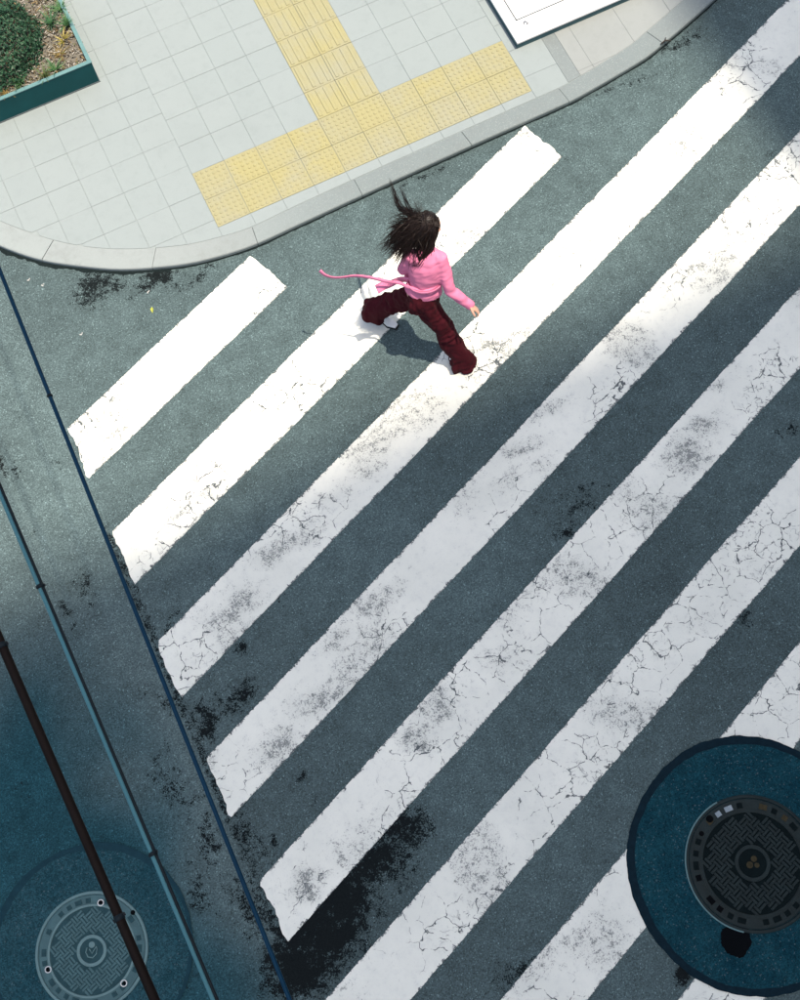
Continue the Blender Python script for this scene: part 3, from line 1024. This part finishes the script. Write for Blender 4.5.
G1, G2 = (.035, .11, .045), (.09, .19, .07)
Y1, Y2 = (.20, .19, .04), (.30, .25, .06)
O1, O2 = (.12, .10, .03), (.22, .16, .05)
tuft((.075, 7.80, .27), 46, .16, .11, G1, (.06, .15, .07), 'bushy green tuft beside the shrub near the picture edge', 1)
tuft((.19, 7.72, .27), 44, .15, .10, G1, G2, 'bright green tuft at the planter rim', 2)
tuft((.11, 7.60, .27), 26, .09, .09, Y1, Y2, 'small yellow tuft on the bare soil', 3)
tuft((-.06, 7.33, .27), 30, .14, .10, G1, G2, 'green tuft by the front rim, nearest the planter corner', 4)
tuft((-.17, 7.31, .27), 30, .15, .09, (.05, .09, .03), (.14, .17, .06), 'olive green tuft by the front rim, second from the corner', 5)
tuft((-.39, 7.335, .27), 30, .14, .09, G1, G2, 'green tuft by the front rim below the shrub', 6)
tuft((.20, 7.90, .27), 40, .14, .10, G1, G2, 'green tuft at the rim cut by the top of the picture', 7)
tuft((-.54, 7.30, .27), 24, .08, .08, O1, O2, 'dry ochre tuft at the left picture edge', 8)
tuft((.03, 7.47, .27), 30, .07, .10, O1, O2, 'dry brownish tuft on the bare soil', 9)

# ------------------------------------------------------------------ low white cabinet lid on the pavement
M['box_side'] = mat_plain('grey_teal_side', (.045, .10, .115), .6)
wb = empty('utility_box', (3.70, 5.87, .05)); tag(wb, 'low white metal utility box with an inset lid and small latch', 'utility box')
WX, WY, WH = 1.44, 1.0, .085
b = MB(); b.box((WX / 2, WY / 2, (WH - .022) / 2), (WX - .008, WY - .008, WH - .022)); b.build('plinth', M['box_side'], wb)
b = MB(); b.box((WX / 2, WY / 2, WH - .011), (WX, WY, .022), 0, .004); b.build('body', M['white_metal'], wb)
b = MB(); b.box((WX / 2 + .03, WY / 2 + .085, WH + .003), (WX - .20, WY - .30, .007), 0, .002); lid = b.build('lid', M['white_metal'], wb)
b = MB()
x0, x1, y0, y1 = .10, WX - .04, .215, WY - .035
for (ax, ay, bx, by) in ((x0, y0, x1, y0), (x0, y0, x0, y1), (x1, y0, x1, y1), (x0, y1, x1, y1)):
    b.box(((ax + bx) / 2, (ay + by) / 2, WH + .0015), (abs(bx - ax) + .012, abs(by - ay) + .012, .002))
b.build('lid_seam', M['seam'], lid)
b = MB(); b.lathe([(.018, WH), (.018, WH + .010), (.013, WH + .012)], 16, (.155, .155, 0)); b.box((.165, .15, WH + .006), (.04, .016, .010), R(-70)); b.build('latch', M['grey_metal'], wb)

# ------------------------------------------------------------------ small litter on the road
M['leaf_y'] = mat_plain('yellow_green_leaf', (.30, .34, .06), .6, 0, .2, 60)
b = MB(); leaf_cloud(b, [((0, 0, .003), (0, 0, 1))], .07, 2.0, curl=.5)
lf = b.build('fallen_leaf', M['leaf_y'], None, loc=(-.17, 5.02, .002)); tag(lf, 'single yellow green leaf lying on asphalt near the first stripe', 'leaf')
M['paper'] = mat_plain('pale_litter', (.36, .38, .37), .8)
GR = ['pale scrap by the kerb curve under the blue cable', 'tiny pale chip on the asphalt left of the first stripe', 'pale flake on the grey asphalt above the first stripe', 'small pale chip near the kerb beside the moss']
for (x, y), l_ in zip(((-1.02, 5.72), (-.80, 5.05), (-.15, 5.16), (-.93, 5.62)), GR):
    b = MB(); b.box((0, 0, .003), (.020, .010, .004), random.uniform(0, 3), .001); b.box((.014, .008, .002), (.012, .007, .003), random.uniform(0, 3))
    o = b.build('litter_scrap', M['paper'], None, loc=(x, y, .0005)); tag(o, l_, 'litter', 'litter scraps on the road')
M['twig'] = mat_plain('dark_twig', (.03, .028, .025), .9)
b = MB(); b.tube([(-.05, .0, .008), (0, .012, .012), (.05, -.01, .008)], [.006, .008, .004], 6); b.tube([(0, .012, .012), (.02, .04, .01)], [.005, .003], 5)
o = b.build('twig', M['twig'], None, loc=(4.90, 5.335, .055)); tag(o, 'short dark twig lying on the kerb edge', 'twig')

# ------------------------------------------------------------------ the walking person
W = Vector((.55, -.83, 0)).normalized()          # walking direction
WL = Vector((-W.y, W.x, 0))                      # her left
UP = Vector((0, 0, 1))


def mat_cloth(name, a, b, sc=9, rough=.85, weave=260, sheen=.0):
    t = NT(name)
    c = t.mix(t.noise(sc, 4), a, b)
    t.bump(t.math('ADD', t.noise(weave, 2), t.math('MULTIPLY', t.noise(30, 3), .8)), .25, .002)
    t.b.inputs['Sheen Weight'].default_value = sheen
    return t.out(c, rough, 0, .06)


M['skin'] = mat_plain('skin', (.52, .30, .22), .5, 0, .06, 12)
M['pink'] = mat_cloth('pink_knit', (.60, .175, .30), (.66, .22, .36), sheen=.0)
M['maroon'] = mat_cloth('maroon_trouser_cloth', (.036, .0055, .009), (.052, .008, .013), sheen=.0)
M['shoe_white'] = mat_plain('white_shoe', (.68, .70, .70), .5, 0, .05)
M['sole'] = mat_plain('black_sole', (.012, .013, .015), .6)


def mat_hair():
    t = NT('dark_brown_hair')
    r = t.node('ShaderNodeNewGeometry').outputs['Random Per Island']
    c = t.mix(r, (.0045, .0032, .0028), (.016, .010, .008))
    return t.out(c, .42, 0, .22)


M['hair'] = mat_hair()
person = empty('person', (1.72, 3.72, 0)); tag(person, 'person with windblown dark hair, pink wrap top and wide maroon trousers striding over the crossing', 'person')
PO = Vector((1.72, 3.72, 0))


def remeshed(mb, name, mat, vox, smooth_it, disp=None, parent=None):
    """weld overlapping closed shapes into one continuous surface"""
    me = mesh(name, [v - PO for v in mb.v], mb.f, None)
    bmm = bmesh.new(); bmm.from_mesh(me); bmesh.ops.recalc_face_normals(bmm, faces=bmm.faces); bmm.to_mesh(me); bmm.free()
    tmp = bpy.data.objects.new('tmp', me); COL.objects.link(tmp)
    md = tmp.modifiers.new('r', 'REMESH'); md.mode = 'VOXEL'; md.voxel_size = vox; md.adaptivity = 0
    dg = bpy.context.evaluated_depsgraph_get(); dg.update()
    me2 = bpy.data.meshes.new_from_object(tmp.evaluated_get(dg))
    bpy.data.objects.remove(tmp)
    bmm = bmesh.new(); bmm.from_mesh(me2)
    for _ in range(smooth_it): bmesh.ops.smooth_vert(bmm, verts=bmm.verts, factor=.5, use_axis_x=True, use_axis_y=True, use_axis_z=True)
    if disp:
        bmm.normal_update()
        mv = [(v, v.normal * disp(v.co + PO, v.normal)) for v in bmm.verts]
        for v, d in mv: v.co += d
        bmesh.ops.smooth_vert(bmm, verts=bmm.verts, factor=.5, use_axis_x=True, use_axis_y=True, use_axis_z=True)
    bmm.to_mesh(me2); bmm.free()
    me2.name = name
    me2.materials.clear(); me2.materials.append(mat)
    for p in me2.polygons: p.use_smooth = True
    return obj(name, me2, parent)


V = Vector
J = dict(pelvis=V((1.721, 3.697, .93)), hipL=V((1.785, 3.742, .91)), hipR=V((1.675, 3.672, .91)), kneeL=V((1.625, 3.915, .50)), ankL=V((1.476, 4.080, .185)), toeL=V((1.545, 3.985, .025)),
         kneeR=V((1.822, 3.575, .50)), ankR=V((1.885, 3.437, .10)), toeR=V((1.950, 3.350, .035)), waist=V((1.742, 3.712, 1.06)), chest=V((1.785, 3.735, 1.24)), neck=V((1.815, 3.785, 1.43)), head=V((1.844, 3.868, 1.56)),
         shL=V((1.865, 3.70, 1.36)), elL=V((1.876, 3.558, 1.08)), wrL=V((1.992, 3.443, .935)), haL=V((2.037, 3.392, .895)),
         shR=V((1.688, 3.795, 1.36)), elR=V((1.628, 3.850, 1.11)), wrR=V((1.690, 3.790, 1.02)))
# ---- body: one continuous surface
bd = MB()
SH = (J['shL'] - J['shR']); SH.z = 0; SH.normalize()
bd.tube([J['pelvis'] - UP * .1, J['pelvis'], J['waist'], J['chest'], J['neck'] - UP * .06], [(.10, .08), (.125, .09), (.10, .075), (.115, .085), (.07, .05)], 18, SH)
bd.tube([J['neck'] - UP * .08, J['neck'], J['head'] - UP * .03], [.05, .047, .05], 12)
for a, b_, c_ in (('shL', 'elL', 'wrL'), ('shR', 'elR', 'wrR')):
    bd.tube([J['chest'] + UP * .08, J[a], J[a].lerp(J[b_], .5), J[b_], J[b_].lerp(J[c_], .4), J[c_]], [.05, .042, .036, .030, .030, .021], 12)
for a, b_, c_ in (('hipL', 'kneeL', 'ankL'), ('hipR', 'kneeR', 'ankR')):
    bd.tube([J[a], J[a].lerp(J[b_], .3), J[b_], J[b_].lerp(J[c_], .35), J[c_]], [.075, .07, .048, .046, .030], 12)
for a, b_ in (('ankL', 'toeL'), ('ankR', 'toeR')):
    bd.tube([J[a], J[a].lerp(J[b_], .5), J[b_]], [(.03, .03), (.024, .032), (.014, .034)], 10, WL)
HF = V((.84, -.46, -.30)).normalized(); HL = V((-HF.y, HF.x, 0)).normalized(); HU = HF.cross(HL) * 1.0
if HU.z < 0: HU = -HU
HM = Matrix((HF, HL, HU)).transposed()


def headfn(v):
    v = v.copy()
    if v.z < 0: v.y *= 1 + .30 * v.z; v.x *= 1 + .10 * v.z
    if v.x > .3 and v.z < .2: v.x *= .96
    return v


hc = J['head']
def H(x, y, z): return hc + HM @ V((x, y, z))
bd.ellipsoid(hc, .094, .075, .112, HM, 28, 20, headfn)
bd.ellipsoid(H(.035, 0, -.075), .045, .042, .034, HM)                  # chin and jaw
bd.tube([H(.084, 0, .01), H(.102, 0, -.018), H(.092, 0, -.03)], [.007, .012, .010], 8)   # nose
bd.ellipsoid(H(.088, 0, -.053), .010, .024, .007, HM, 12, 8)           # lips
for s_ in (-1, 1):
    bd.ellipsoid(H(-.005, .076 * s_, -.012), .018, .009, .030, HM, 12, 8)   # ears
    bd.ellipsoid(H(.080, .030 * s_, .022), .012, .020, .006, HM, 10, 8)     # brows


def hand(wr, fwd, nrm, side, curl):
    """palm and five unequal bent fingers; nrm points out of the back of the hand"""
    fwd = fwd.normalized(); nrm = (nrm - fwd * nrm.dot(fwd)).normalized(); lat = fwd.cross(nrm) * side
    bd.tube([wr - fwd * .02, wr + fwd * .02, wr + fwd * .05, wr + fwd * .078], [(.021, .017), (.034, .016), (.038, .014), (.036, .011)], 14, lat)
    for i, (o_, L) in enumerate(((.027, .066), (.009, .074), (-.010, .069), (-.028, .054))):
        p = wr + fwd * .070 + lat * o_
        pts_ = [p]; ang = R(12)
        for k, seg in enumerate((.46, .30, .24)):
            d = fwd * math.cos(ang) - nrm * math.sin(ang) + lat * o_ * 1.2
            p = p + d * L * seg; pts_.append(p); ang += curl
        bd.tube(pts_, [.0095, .009, .0083, .0066], 8, nrm)
    p = wr + fwd * .022 + lat * .026; d = (fwd * .62 + lat * .62 - nrm * .35).normalized()
    bd.tube([p - d * .01, p + d * .028, p + d * .05 + fwd * .006, p + d * .062 + fwd * .02 - nrm * .004], [.013, .0115, .010, .0078], 8, nrm)


hand(J['wrL'] - (J['haL'] - J['wrL']) * .25, J['haL'] - J['wrL'], V((.5, .35, .75)), 1, R(52))
hand(J['wrR'], V((.65, -.55, -.35)), V((-.45, -.45, .75)), -1, R(30))
body = remeshed(bd, 'body', M['skin'], .0058, 2, None, person)
M['eye'] = mat_plain('eye', (.03, .02, .015), .2)
for s_ in (-1, 1):
    e = MB(); e.ellipsoid(H(.081, .030 * s_, .006) - PO, .009, .013, .007, HM, 10, 8); e.build('eye', M['eye'], body, True)

# ---- trousers: wide legs
tr = MB()
PW = (J['hipL'] - J['hipR']); PW.z = 0; PW.normalize()
tr.tube([V((1.735, 3.705, 1.03)), V((1.726, 3.70, .97)), J['pelvis'] - UP * .02, J['pelvis'] - UP * .10, J['pelvis'] - UP * .17], [(.118, .092), (.136, .106), (.152, .122), (.150, .118), (.09, .09)], 24, PW)
tr.tube([J['hipR'] + UP * .02, J['hipR'].lerp(J['kneeR'], .35), J['kneeR'] + W * .01, J['kneeR'].lerp(J['ankR'], .45) + W * .012, V((1.908, 3.430, .17)), V((1.926, 3.408, .085)), V((1.934, 3.398, .008))],
        [(.098, .098), (.100, .098), (.088, .085), (.088, .084), (.092, .084), (.100, .088), (.108, .094)], 24, W)
# flared, angular hem that breaks over the shoe
topq = [V((1.835, 3.385, .26)), V((1.945, 3.375, .26)), V((1.960, 3.480, .26)), V((1.850, 3.500, .26))]
midq = [V((1.822, 3.352, .10)), V((1.985, 3.330, .11)), V((2.020, 3.420, .12)), V((1.845, 3.490, .10))]
botq = [V((1.818, 3.345, .006)), V((2.020, 3.308, .006)), V((2.056, 3.425, .030)), V((1.850, 3.490, .006))]
tr.add(topq + midq + botq, [(3, 2, 1, 0), (8, 9, 10, 11)] + [(r_ + i, r_ + (i + 1) % 4, r_ + 4 + (i + 1) % 4, r_ + 4 + i) for r_ in (0, 4) for i in range(4)])
hl = (J['ankL'] - J['kneeL']).normalized()
tr.tube([J['hipL'] + UP * .02, J['hipL'].lerp(J['kneeL'], .4), J['kneeL'] + W * .005, J['kneeL'].lerp(J['ankL'], .45), V((1.490, 4.060, .225)), V((1.470, 4.082, .160)), V((1.462, 4.092, .105))],
        [(.096, .096), (.095, .095), (.084, .084), (.090, .088), (.104, .098), (.114, .106), (.122, .112)], 24, W)


def folds(p, n):
    q = p - PO
    # long soft pleats running down the legs, diagonal drag lines at hip and knee
    d = .022 * noise.noise(V((q.x * 13, q.y * 13, q.z * 1.6)))
    d += .022 * (abs(noise.noise(V((q.x * 20 + q.z * 4, q.y * 20, q.z * 3)))) - .3)
    low = max(0.0, .30 - p.z) / .30
    d += low * .022 * noise.noise(V((q.x * 10, q.y * 10, q.z * 24)))
    hip = max(0.0, 1 - abs(p.z - .76) / .2)
    d += hip * .018 * noise.noise(V((q.x * 9 + q.z * 22, q.y * 9 - q.z * 14, q.z * 10)))
    knee = max(0.0, 1 - abs(p.z - .48) / .18)
    d += knee * .020 * noise.noise(V((q.x * 9 - q.z * 20, q.y * 9 + q.z * 16, q.z * 10 + 4)))
    return d


trousers = remeshed(tr, 'trousers', M['maroon'], .0085, 2, folds, person)

# ---- pink wrap top with long sleeves
tp = MB()
tp.tube([V((1.722, 3.694, .965)), V((1.730, 3.700, 1.00)), V((1.742, 3.706, 1.07)), V((1.768, 3.722, 1.18)), V((1.780, 3.738, 1.28)), V((1.786, 3.755, 1.36)), V((1.806, 3.778, 1.415))],
        [(.140, .108), (.142, .110), (.118, .098), (.135, .110), (.142, .104), (.118, .075), (.062, .058)], 28, SH)
for a, b_, c_, s_ in (('shL', 'elL', 'wrL', 1), ('shR', 'elR', 'wrR', -1)):
    tp.tube([J['chest'].lerp(J[a], .55) + UP * .05, J[a] - UP * .012, J[a].lerp(J[b_], .45), J[b_], J[b_].lerp(J[c_], .45), J[c_] - (J[c_] - J[b_]).normalized() * .01, J[c_] + (J[c_] - J[b_]).normalized() * .012],
            [.070, .060, .050, .045, .043, .037, .036], 16, UP)


def tfolds(p, n):
    q = p - PO
    d = .006 * noise.noise(V((q.x * 18, q.y * 18, q.z * 10))) + .006 * abs(noise.noise(V((q.x * 12, q.y * 12 + q.z * 16, q.z * 20)))) - .002
    d += .0035 * math.sin(q.z * 95 + q.x * 30 - q.y * 18 + 5 * noise.noise(q * 6)) * max(0, 1 - abs(p.z - 1.08) / .13)
    return d


top = remeshed(tp, 'wrap_top', M['pink'], .0082, 3, tfolds, person)
# waist band crossing the front
wbm = MB(); n = 40; ring = []
for i in range(n + 1):
    a = 2 * math.pi * i / n
    ring.append(V((1.744, 3.706, 1.095)) + SH * (.131 * math.cos(a)) + V((-SH.y, SH.x, 0)) * (.111 * math.sin(a)) + UP * (.022 * math.cos(a + .6)))
wbm.tube([p - PO for p in ring], (.020, .005), 8, UP, cap=False)
wbm.build('waist_band', M['pink'], top, True)


def ribbon(name, pts_, wid, seed):
    P3 = spline3([V(p) for p in pts_], 10)
    vs_ = []; fs = []
    n_ = len(P3)
    for i, p in enumerate(P3):
        f = i / (n_ - 1)
        t = (P3[min(i + 1, n_ - 1)] - P3[max(i - 1, 0)]).normalized()
        tw = .6 + .8 * math.sin(f * 6 + seed) * f
        a = UP - t * t.z; a.normalize(); b2 = t.cross(a)
        wv = a * math.cos(tw) + b2 * math.sin(tw)
        nn = t.cross(wv) * .0012
        w_ = wid[0] + (wid[1] - wid[0]) * f
        p = p + UP * (.008 * math.sin(f * 14 + seed)) - PO
        vs_ += [p - wv * w_ + nn, p + nn * 1.0 + t.cross(wv) * .003, p + wv * w_ + nn, p + wv * w_ - nn, p - nn, p - wv * w_ - nn]
    for i in range(n_ - 1):
        for j in range(6):
            k = (j + 1) % 6
            fs.append((i * 6 + j, i * 6 + k, (i + 1) * 6 + k, (i + 1) * 6 + j))
    fs += [(5, 4, 3, 2, 1, 0), tuple((n_ - 1) * 6 + j for j in range(6))]
    return obj(name, mesh(name, vs_, fs, M['pink'], True), person)


def spline3(pts_, sub):
    r = []
    for i in range(len(pts_) - 1):
        p0, p1, p2, p3 = pts_[max(i - 1, 0)], pts_[i], pts_[i + 1], pts_[min(i + 2, len(pts_) - 1)]
        for k in range(sub):
            t = k / sub
            r.append(.5 * ((2 * p1) + (p2 - p0) * t + (2 * p0 - 5 * p1 + 4 * p2 - p3) * t * t + (3 * p1 - p0 - 3 * p2 + p3) * t ** 3))
    r.append(pts_[-1])
    return r


ribbon('tie_ribbon', [(1.862, 3.635, 1.135), (1.770, 3.605, 1.125), (1.690, 3.625, 1.115), (1.610, 3.715, 1.10), (1.573, 3.777, 1.085), (1.477, 3.832, 1.10), (1.387, 3.899, 1.11), (1.297, 3.968, 1.10), (1.209, 4.009, 1.09), (1.141, 4.037, 1.10), (1.098, 4.064, 1.12), (1.076, 4.100, 1.14)], (.011, .016), .3)
ribbon('tie_ribbon', [(1.780, 3.610, 1.13), (1.690, 3.660, 1.13), (1.644, 3.755, 1.09), (1.590, 3.815, 1.05), (1.52, 3.842, 1.01), (1.470, 3.852, .99), (1.415, 3.857, .975)], (.020, .036), 2.2)

# ---- shoes
for an, to, nm in (('ankL', 'toeL', 'left'), ('ankR', 'toeR', 'right')):
    a, b_ = J[an], J[to]
    f = (b_ - a); 
    if an == 'ankL':
        heel = V((1.478, 4.075, .105)); ball = V((1.545, 3.985, .030)); tip = V((1.585, 3.930, .026))
    else:
        heel = V((1.872, 3.456, .040)); ball = V((1.940, 3.365, .034)); tip = V((1.968, 3.325, .030))
    s_ = MB()
    up2 = UP
    s_.tube([heel - (ball - heel).normalized() * .03 + UP * .012, heel + UP * .022, heel.lerp(ball, .5) + UP * .026, ball + UP * .016, tip + UP * .008], [(.022, .022), (.036, .034), (.036, .038), (.026, .043), (.010, .024)], 14, UP)
    sh_ = remeshed(s_, 'shoe', M['shoe_white'], .006, 2, None, person)
    s_ = MB()
    dn = V((0, 0, -1))
    s_.tube([heel - (ball - heel).normalized() * .036 - UP * .016, heel - UP * .016, heel.lerp(ball, .5) - UP * .012, ball - UP * .012, tip - UP * .006 + (tip - ball).normalized() * .012], [(.010, .024), (.013, .038), (.012, .040), (.013, .047), (.009, .026)], 14, UP)
    remeshed(s_, 'sole', M['sole'], .005, 1, None, sh_)

# ---- hair: cap over the skull and windblown locks
rg = random.Random(21)
hm = MB()


def capfn(v):
    return headfn(v)


cap = MB(); cap.ellipsoid(hc - HF * .012 + UP * .006, .098, .084, .120, HM, 30, 22, capfn)
keep_v = cap.v; fs = []
for f in cap.f:
    c_ = sum((keep_v[i] for i in f), V((0, 0, 0))) / len(f) - hc
    lx = c_.dot(HF); lz = c_.dot(HU)
    ly = c_.dot(HL)
    if not (lx > (.045 if ly > -.015 else .072) and lz < .055): fs.append(f)
hcap = obj('hair', mesh('hair', [v - PO for v in keep_v], fs, M['hair'], True), person)


def lock(root, mids, end, r0, wob=.01, n=12):
    pts_ = [root] + mids + [end]
    P3 = spline3(pts_, max(2, n // (len(pts_) - 1)))
    ph = rg.uniform(0, 6)
    out = []; rad = []
    m_ = len(P3)
    for i, p in enumerate(P3):
        f = i / (m_ - 1)
        out.append(p - PO + V((math.sin(f * 7 + ph), math.cos(f * 6 + ph * 1.3), math.sin(f * 8 + ph * .7))) * wob * f)
        tp_ = (1 - f ** 2.2) * .92 + .08
        rad.append((r0 * tp_, r0 * .45 * tp_))
    hm.tube(out, rad, 5, UP)


def scalp(bias, spread):
    while True:
        v = (bias + V((rg.gauss(0, spread), rg.gauss(0, spread), rg.gauss(0, spread)))).normalized()
        lx = v.dot(HF); lz = v.dot(HU)
        if lz > -.45 and not (lx > .45 and lz < .55): break
    ll = V((v.dot(HF) * .100, v.dot(HL) * .086, v.dot(HU) * .122))
    return hc - HF * .010 + UP * .004 + HM @ ll, v


# long mass streaming behind, down over the right shoulder
tails = [((1.525, 3.895, 1.42), .022, 52), ((1.522, 3.850, 1.385), .022, 64), ((1.560, 3.800, 1.355), .024, 72), ((1.612, 3.785, 1.365), .024, 52), ((1.665, 3.722, 1.315), .018, 34), ((1.700, 3.742, 1.33), .02, 46), ((1.585, 3.945, 1.44), .018, 26), ((1.590, 3.985, 1.45), .020, 26), ((1.625, 4.045, 1.47), .022, 20), ((1.50, 3.93, 1.42), .022, 22)]
for e, sp, cnt in tails:
    e = V(e)
    for k in range(cnt):
        r_, v = scalp((e - hc).normalized() * .7 + UP * .5 - HF * .35, .45)
        en = e + V((rg.gauss(0, sp), rg.gauss(0, sp), rg.gauss(0, sp)))
        en = hc + (en - hc) * rg.uniform(.80, 1.05)
        o_ = r_ + v * .018 + (en - r_) * .16 + UP * .005
        mid = r_.lerp(en, .5) + UP * rg.uniform(.0, .05) + V((rg.gauss(0, .022), rg.gauss(0, .022), rg.gauss(0, .015)))
        lock(r_, [o_, mid], en, rg.uniform(.0035, .0085), .008)
# curtain over the right side of the face and the nape, down to the shoulder
for k in range(210):
    a = rg.uniform(.12, 1)
    side = H(.060 - .13 * a, -.080 - .012 * rg.random(), rg.uniform(-.01, .03))
    r_ = H(.045 - .10 * a + rg.gauss(0, .01), rg.uniform(-.035, .02), .112 - .02 * abs(a - .4))
    en = H(.045 - .17 * a + rg.gauss(0, .012), -.072 + rg.gauss(0, .012), rg.uniform(-.15, -.10)) + V((-.05 - .02 * a, .0, -.02 * a))
    mid = H(.056 - .13 * a + rg.gauss(0, .006), -.090 + rg.gauss(0, .003), -.05)
    up_ = H(.052 - .115 * a, -.066, .075)
    lock(r_, [up_, side, mid], en, rg.uniform(.005, .0095), .004)
for k in range(150):
    r_ = H(rg.uniform(-.03, .06), rg.uniform(-.05, .0), .105)
    m1 = H(rg.uniform(-.01, .070), -.078 + rg.gauss(0, .006), rg.uniform(-.02, .03))
    m2 = V((1.790, 3.742, 1.445)) + V((rg.gauss(0, .018), rg.gauss(0, .010), rg.gauss(0, .012)))
    en = V((1.705, 3.728, 1.35)) + V((rg.gauss(0, .030), rg.gauss(0, .018), rg.gauss(0, .018)))
    lock(r_, [m1, m2], en, rg.uniform(.005, .0095), .004)
# wisps thrown up and back by the wind
ups = [((1.785, 4.375, 1.50), (1.735, 4.10, 1.54), .006, 34, .0050), ((1.775, 4.30, 1.51), (1.735, 4.08, 1.54), .010, 12, .003), ((1.822, 4.275, 1.50), (1.792, 4.06, 1.55), .007, 24, .0046), ((1.865, 4.305, 1.50), (1.815, 4.10, 1.55), .010, 5, .002), ((1.872, 4.157, 1.50), (1.838, 4.04, 1.57), .010, 8, .0028), ((1.885, 4.075, 1.52), (1.862, 4.0, 1.58), .012, 6, .0025),
       ((1.735, 4.24, 1.50), (1.725, 4.06, 1.54), .022, 12, .0026), ((1.66, 4.13, 1.48), (1.71, 4.01, 1.53), .022, 14, .0030), ((1.90, 4.16, 1.51), (1.86, 4.04, 1.57), .015, 6, .0018), ((1.60, 4.10, 1.46), (1.69, 3.99, 1.52), .018, 10, .0024), ((1.54, 3.99, 1.43), (1.65, 3.93, 1.50), .02, 14, .0028), ((1.49, 3.90, 1.41), (1.61, 3.89, 1.47), .02, 14, .0028),
       ((1.594, 4.035, 1.45), (1.69, 3.975, 1.52), .010, 16, .0042), ((1.582, 3.975, 1.45), (1.68, 3.94, 1.51), .012, 16, .004), ((1.556, 3.925, 1.44), (1.66, 3.91, 1.50), .014, 22, .004), ((1.690, 4.020, 1.48), (1.74, 3.97, 1.54), .02, 12, .0035)]
for e, md, sp, cnt, r0 in ups:
    e = V(e); md = V(md)
    for k in range(cnt):
        r_, v = scalp((md - hc).normalized() + UP * .35 - HF * .3, .25)
        en = e + V((rg.gauss(0, sp), rg.gauss(0, sp), rg.gauss(0, sp)))
        m2 = md + V((rg.gauss(0, .010), rg.gauss(0, .010), rg.gauss(0, .01)))
        en = m2 + (en - m2) * rg.uniform(.62, 1.03)
        lock(r_, [r_.lerp(m2, .5) + UP * .012, m2], en, r0 * rg.uniform(.6, 1.2), .004)
# strands lying over the crown
for k in range(150):
    r_, v = scalp(UP * .9 + HF * .25, .5)
    en = hc + V((-.10, -.01, -.02)) + V((rg.gauss(0, .04), rg.gauss(0, .05), rg.gauss(0, .03)))
    mid = (r_ + en) / 2
    dv = (mid - hc); dv = HM.transposed() @ dv; q = math.sqrt((dv.x / .106) ** 2 + (dv.y / .092) ** 2 + (dv.z / .128) ** 2)
    if q < 1: mid = hc + HM @ (dv / max(q, .2))
    lock(r_, [mid], en, rg.uniform(.004, .008), .002)
hm.build('hair_locks', M['hair'], hcap, True)
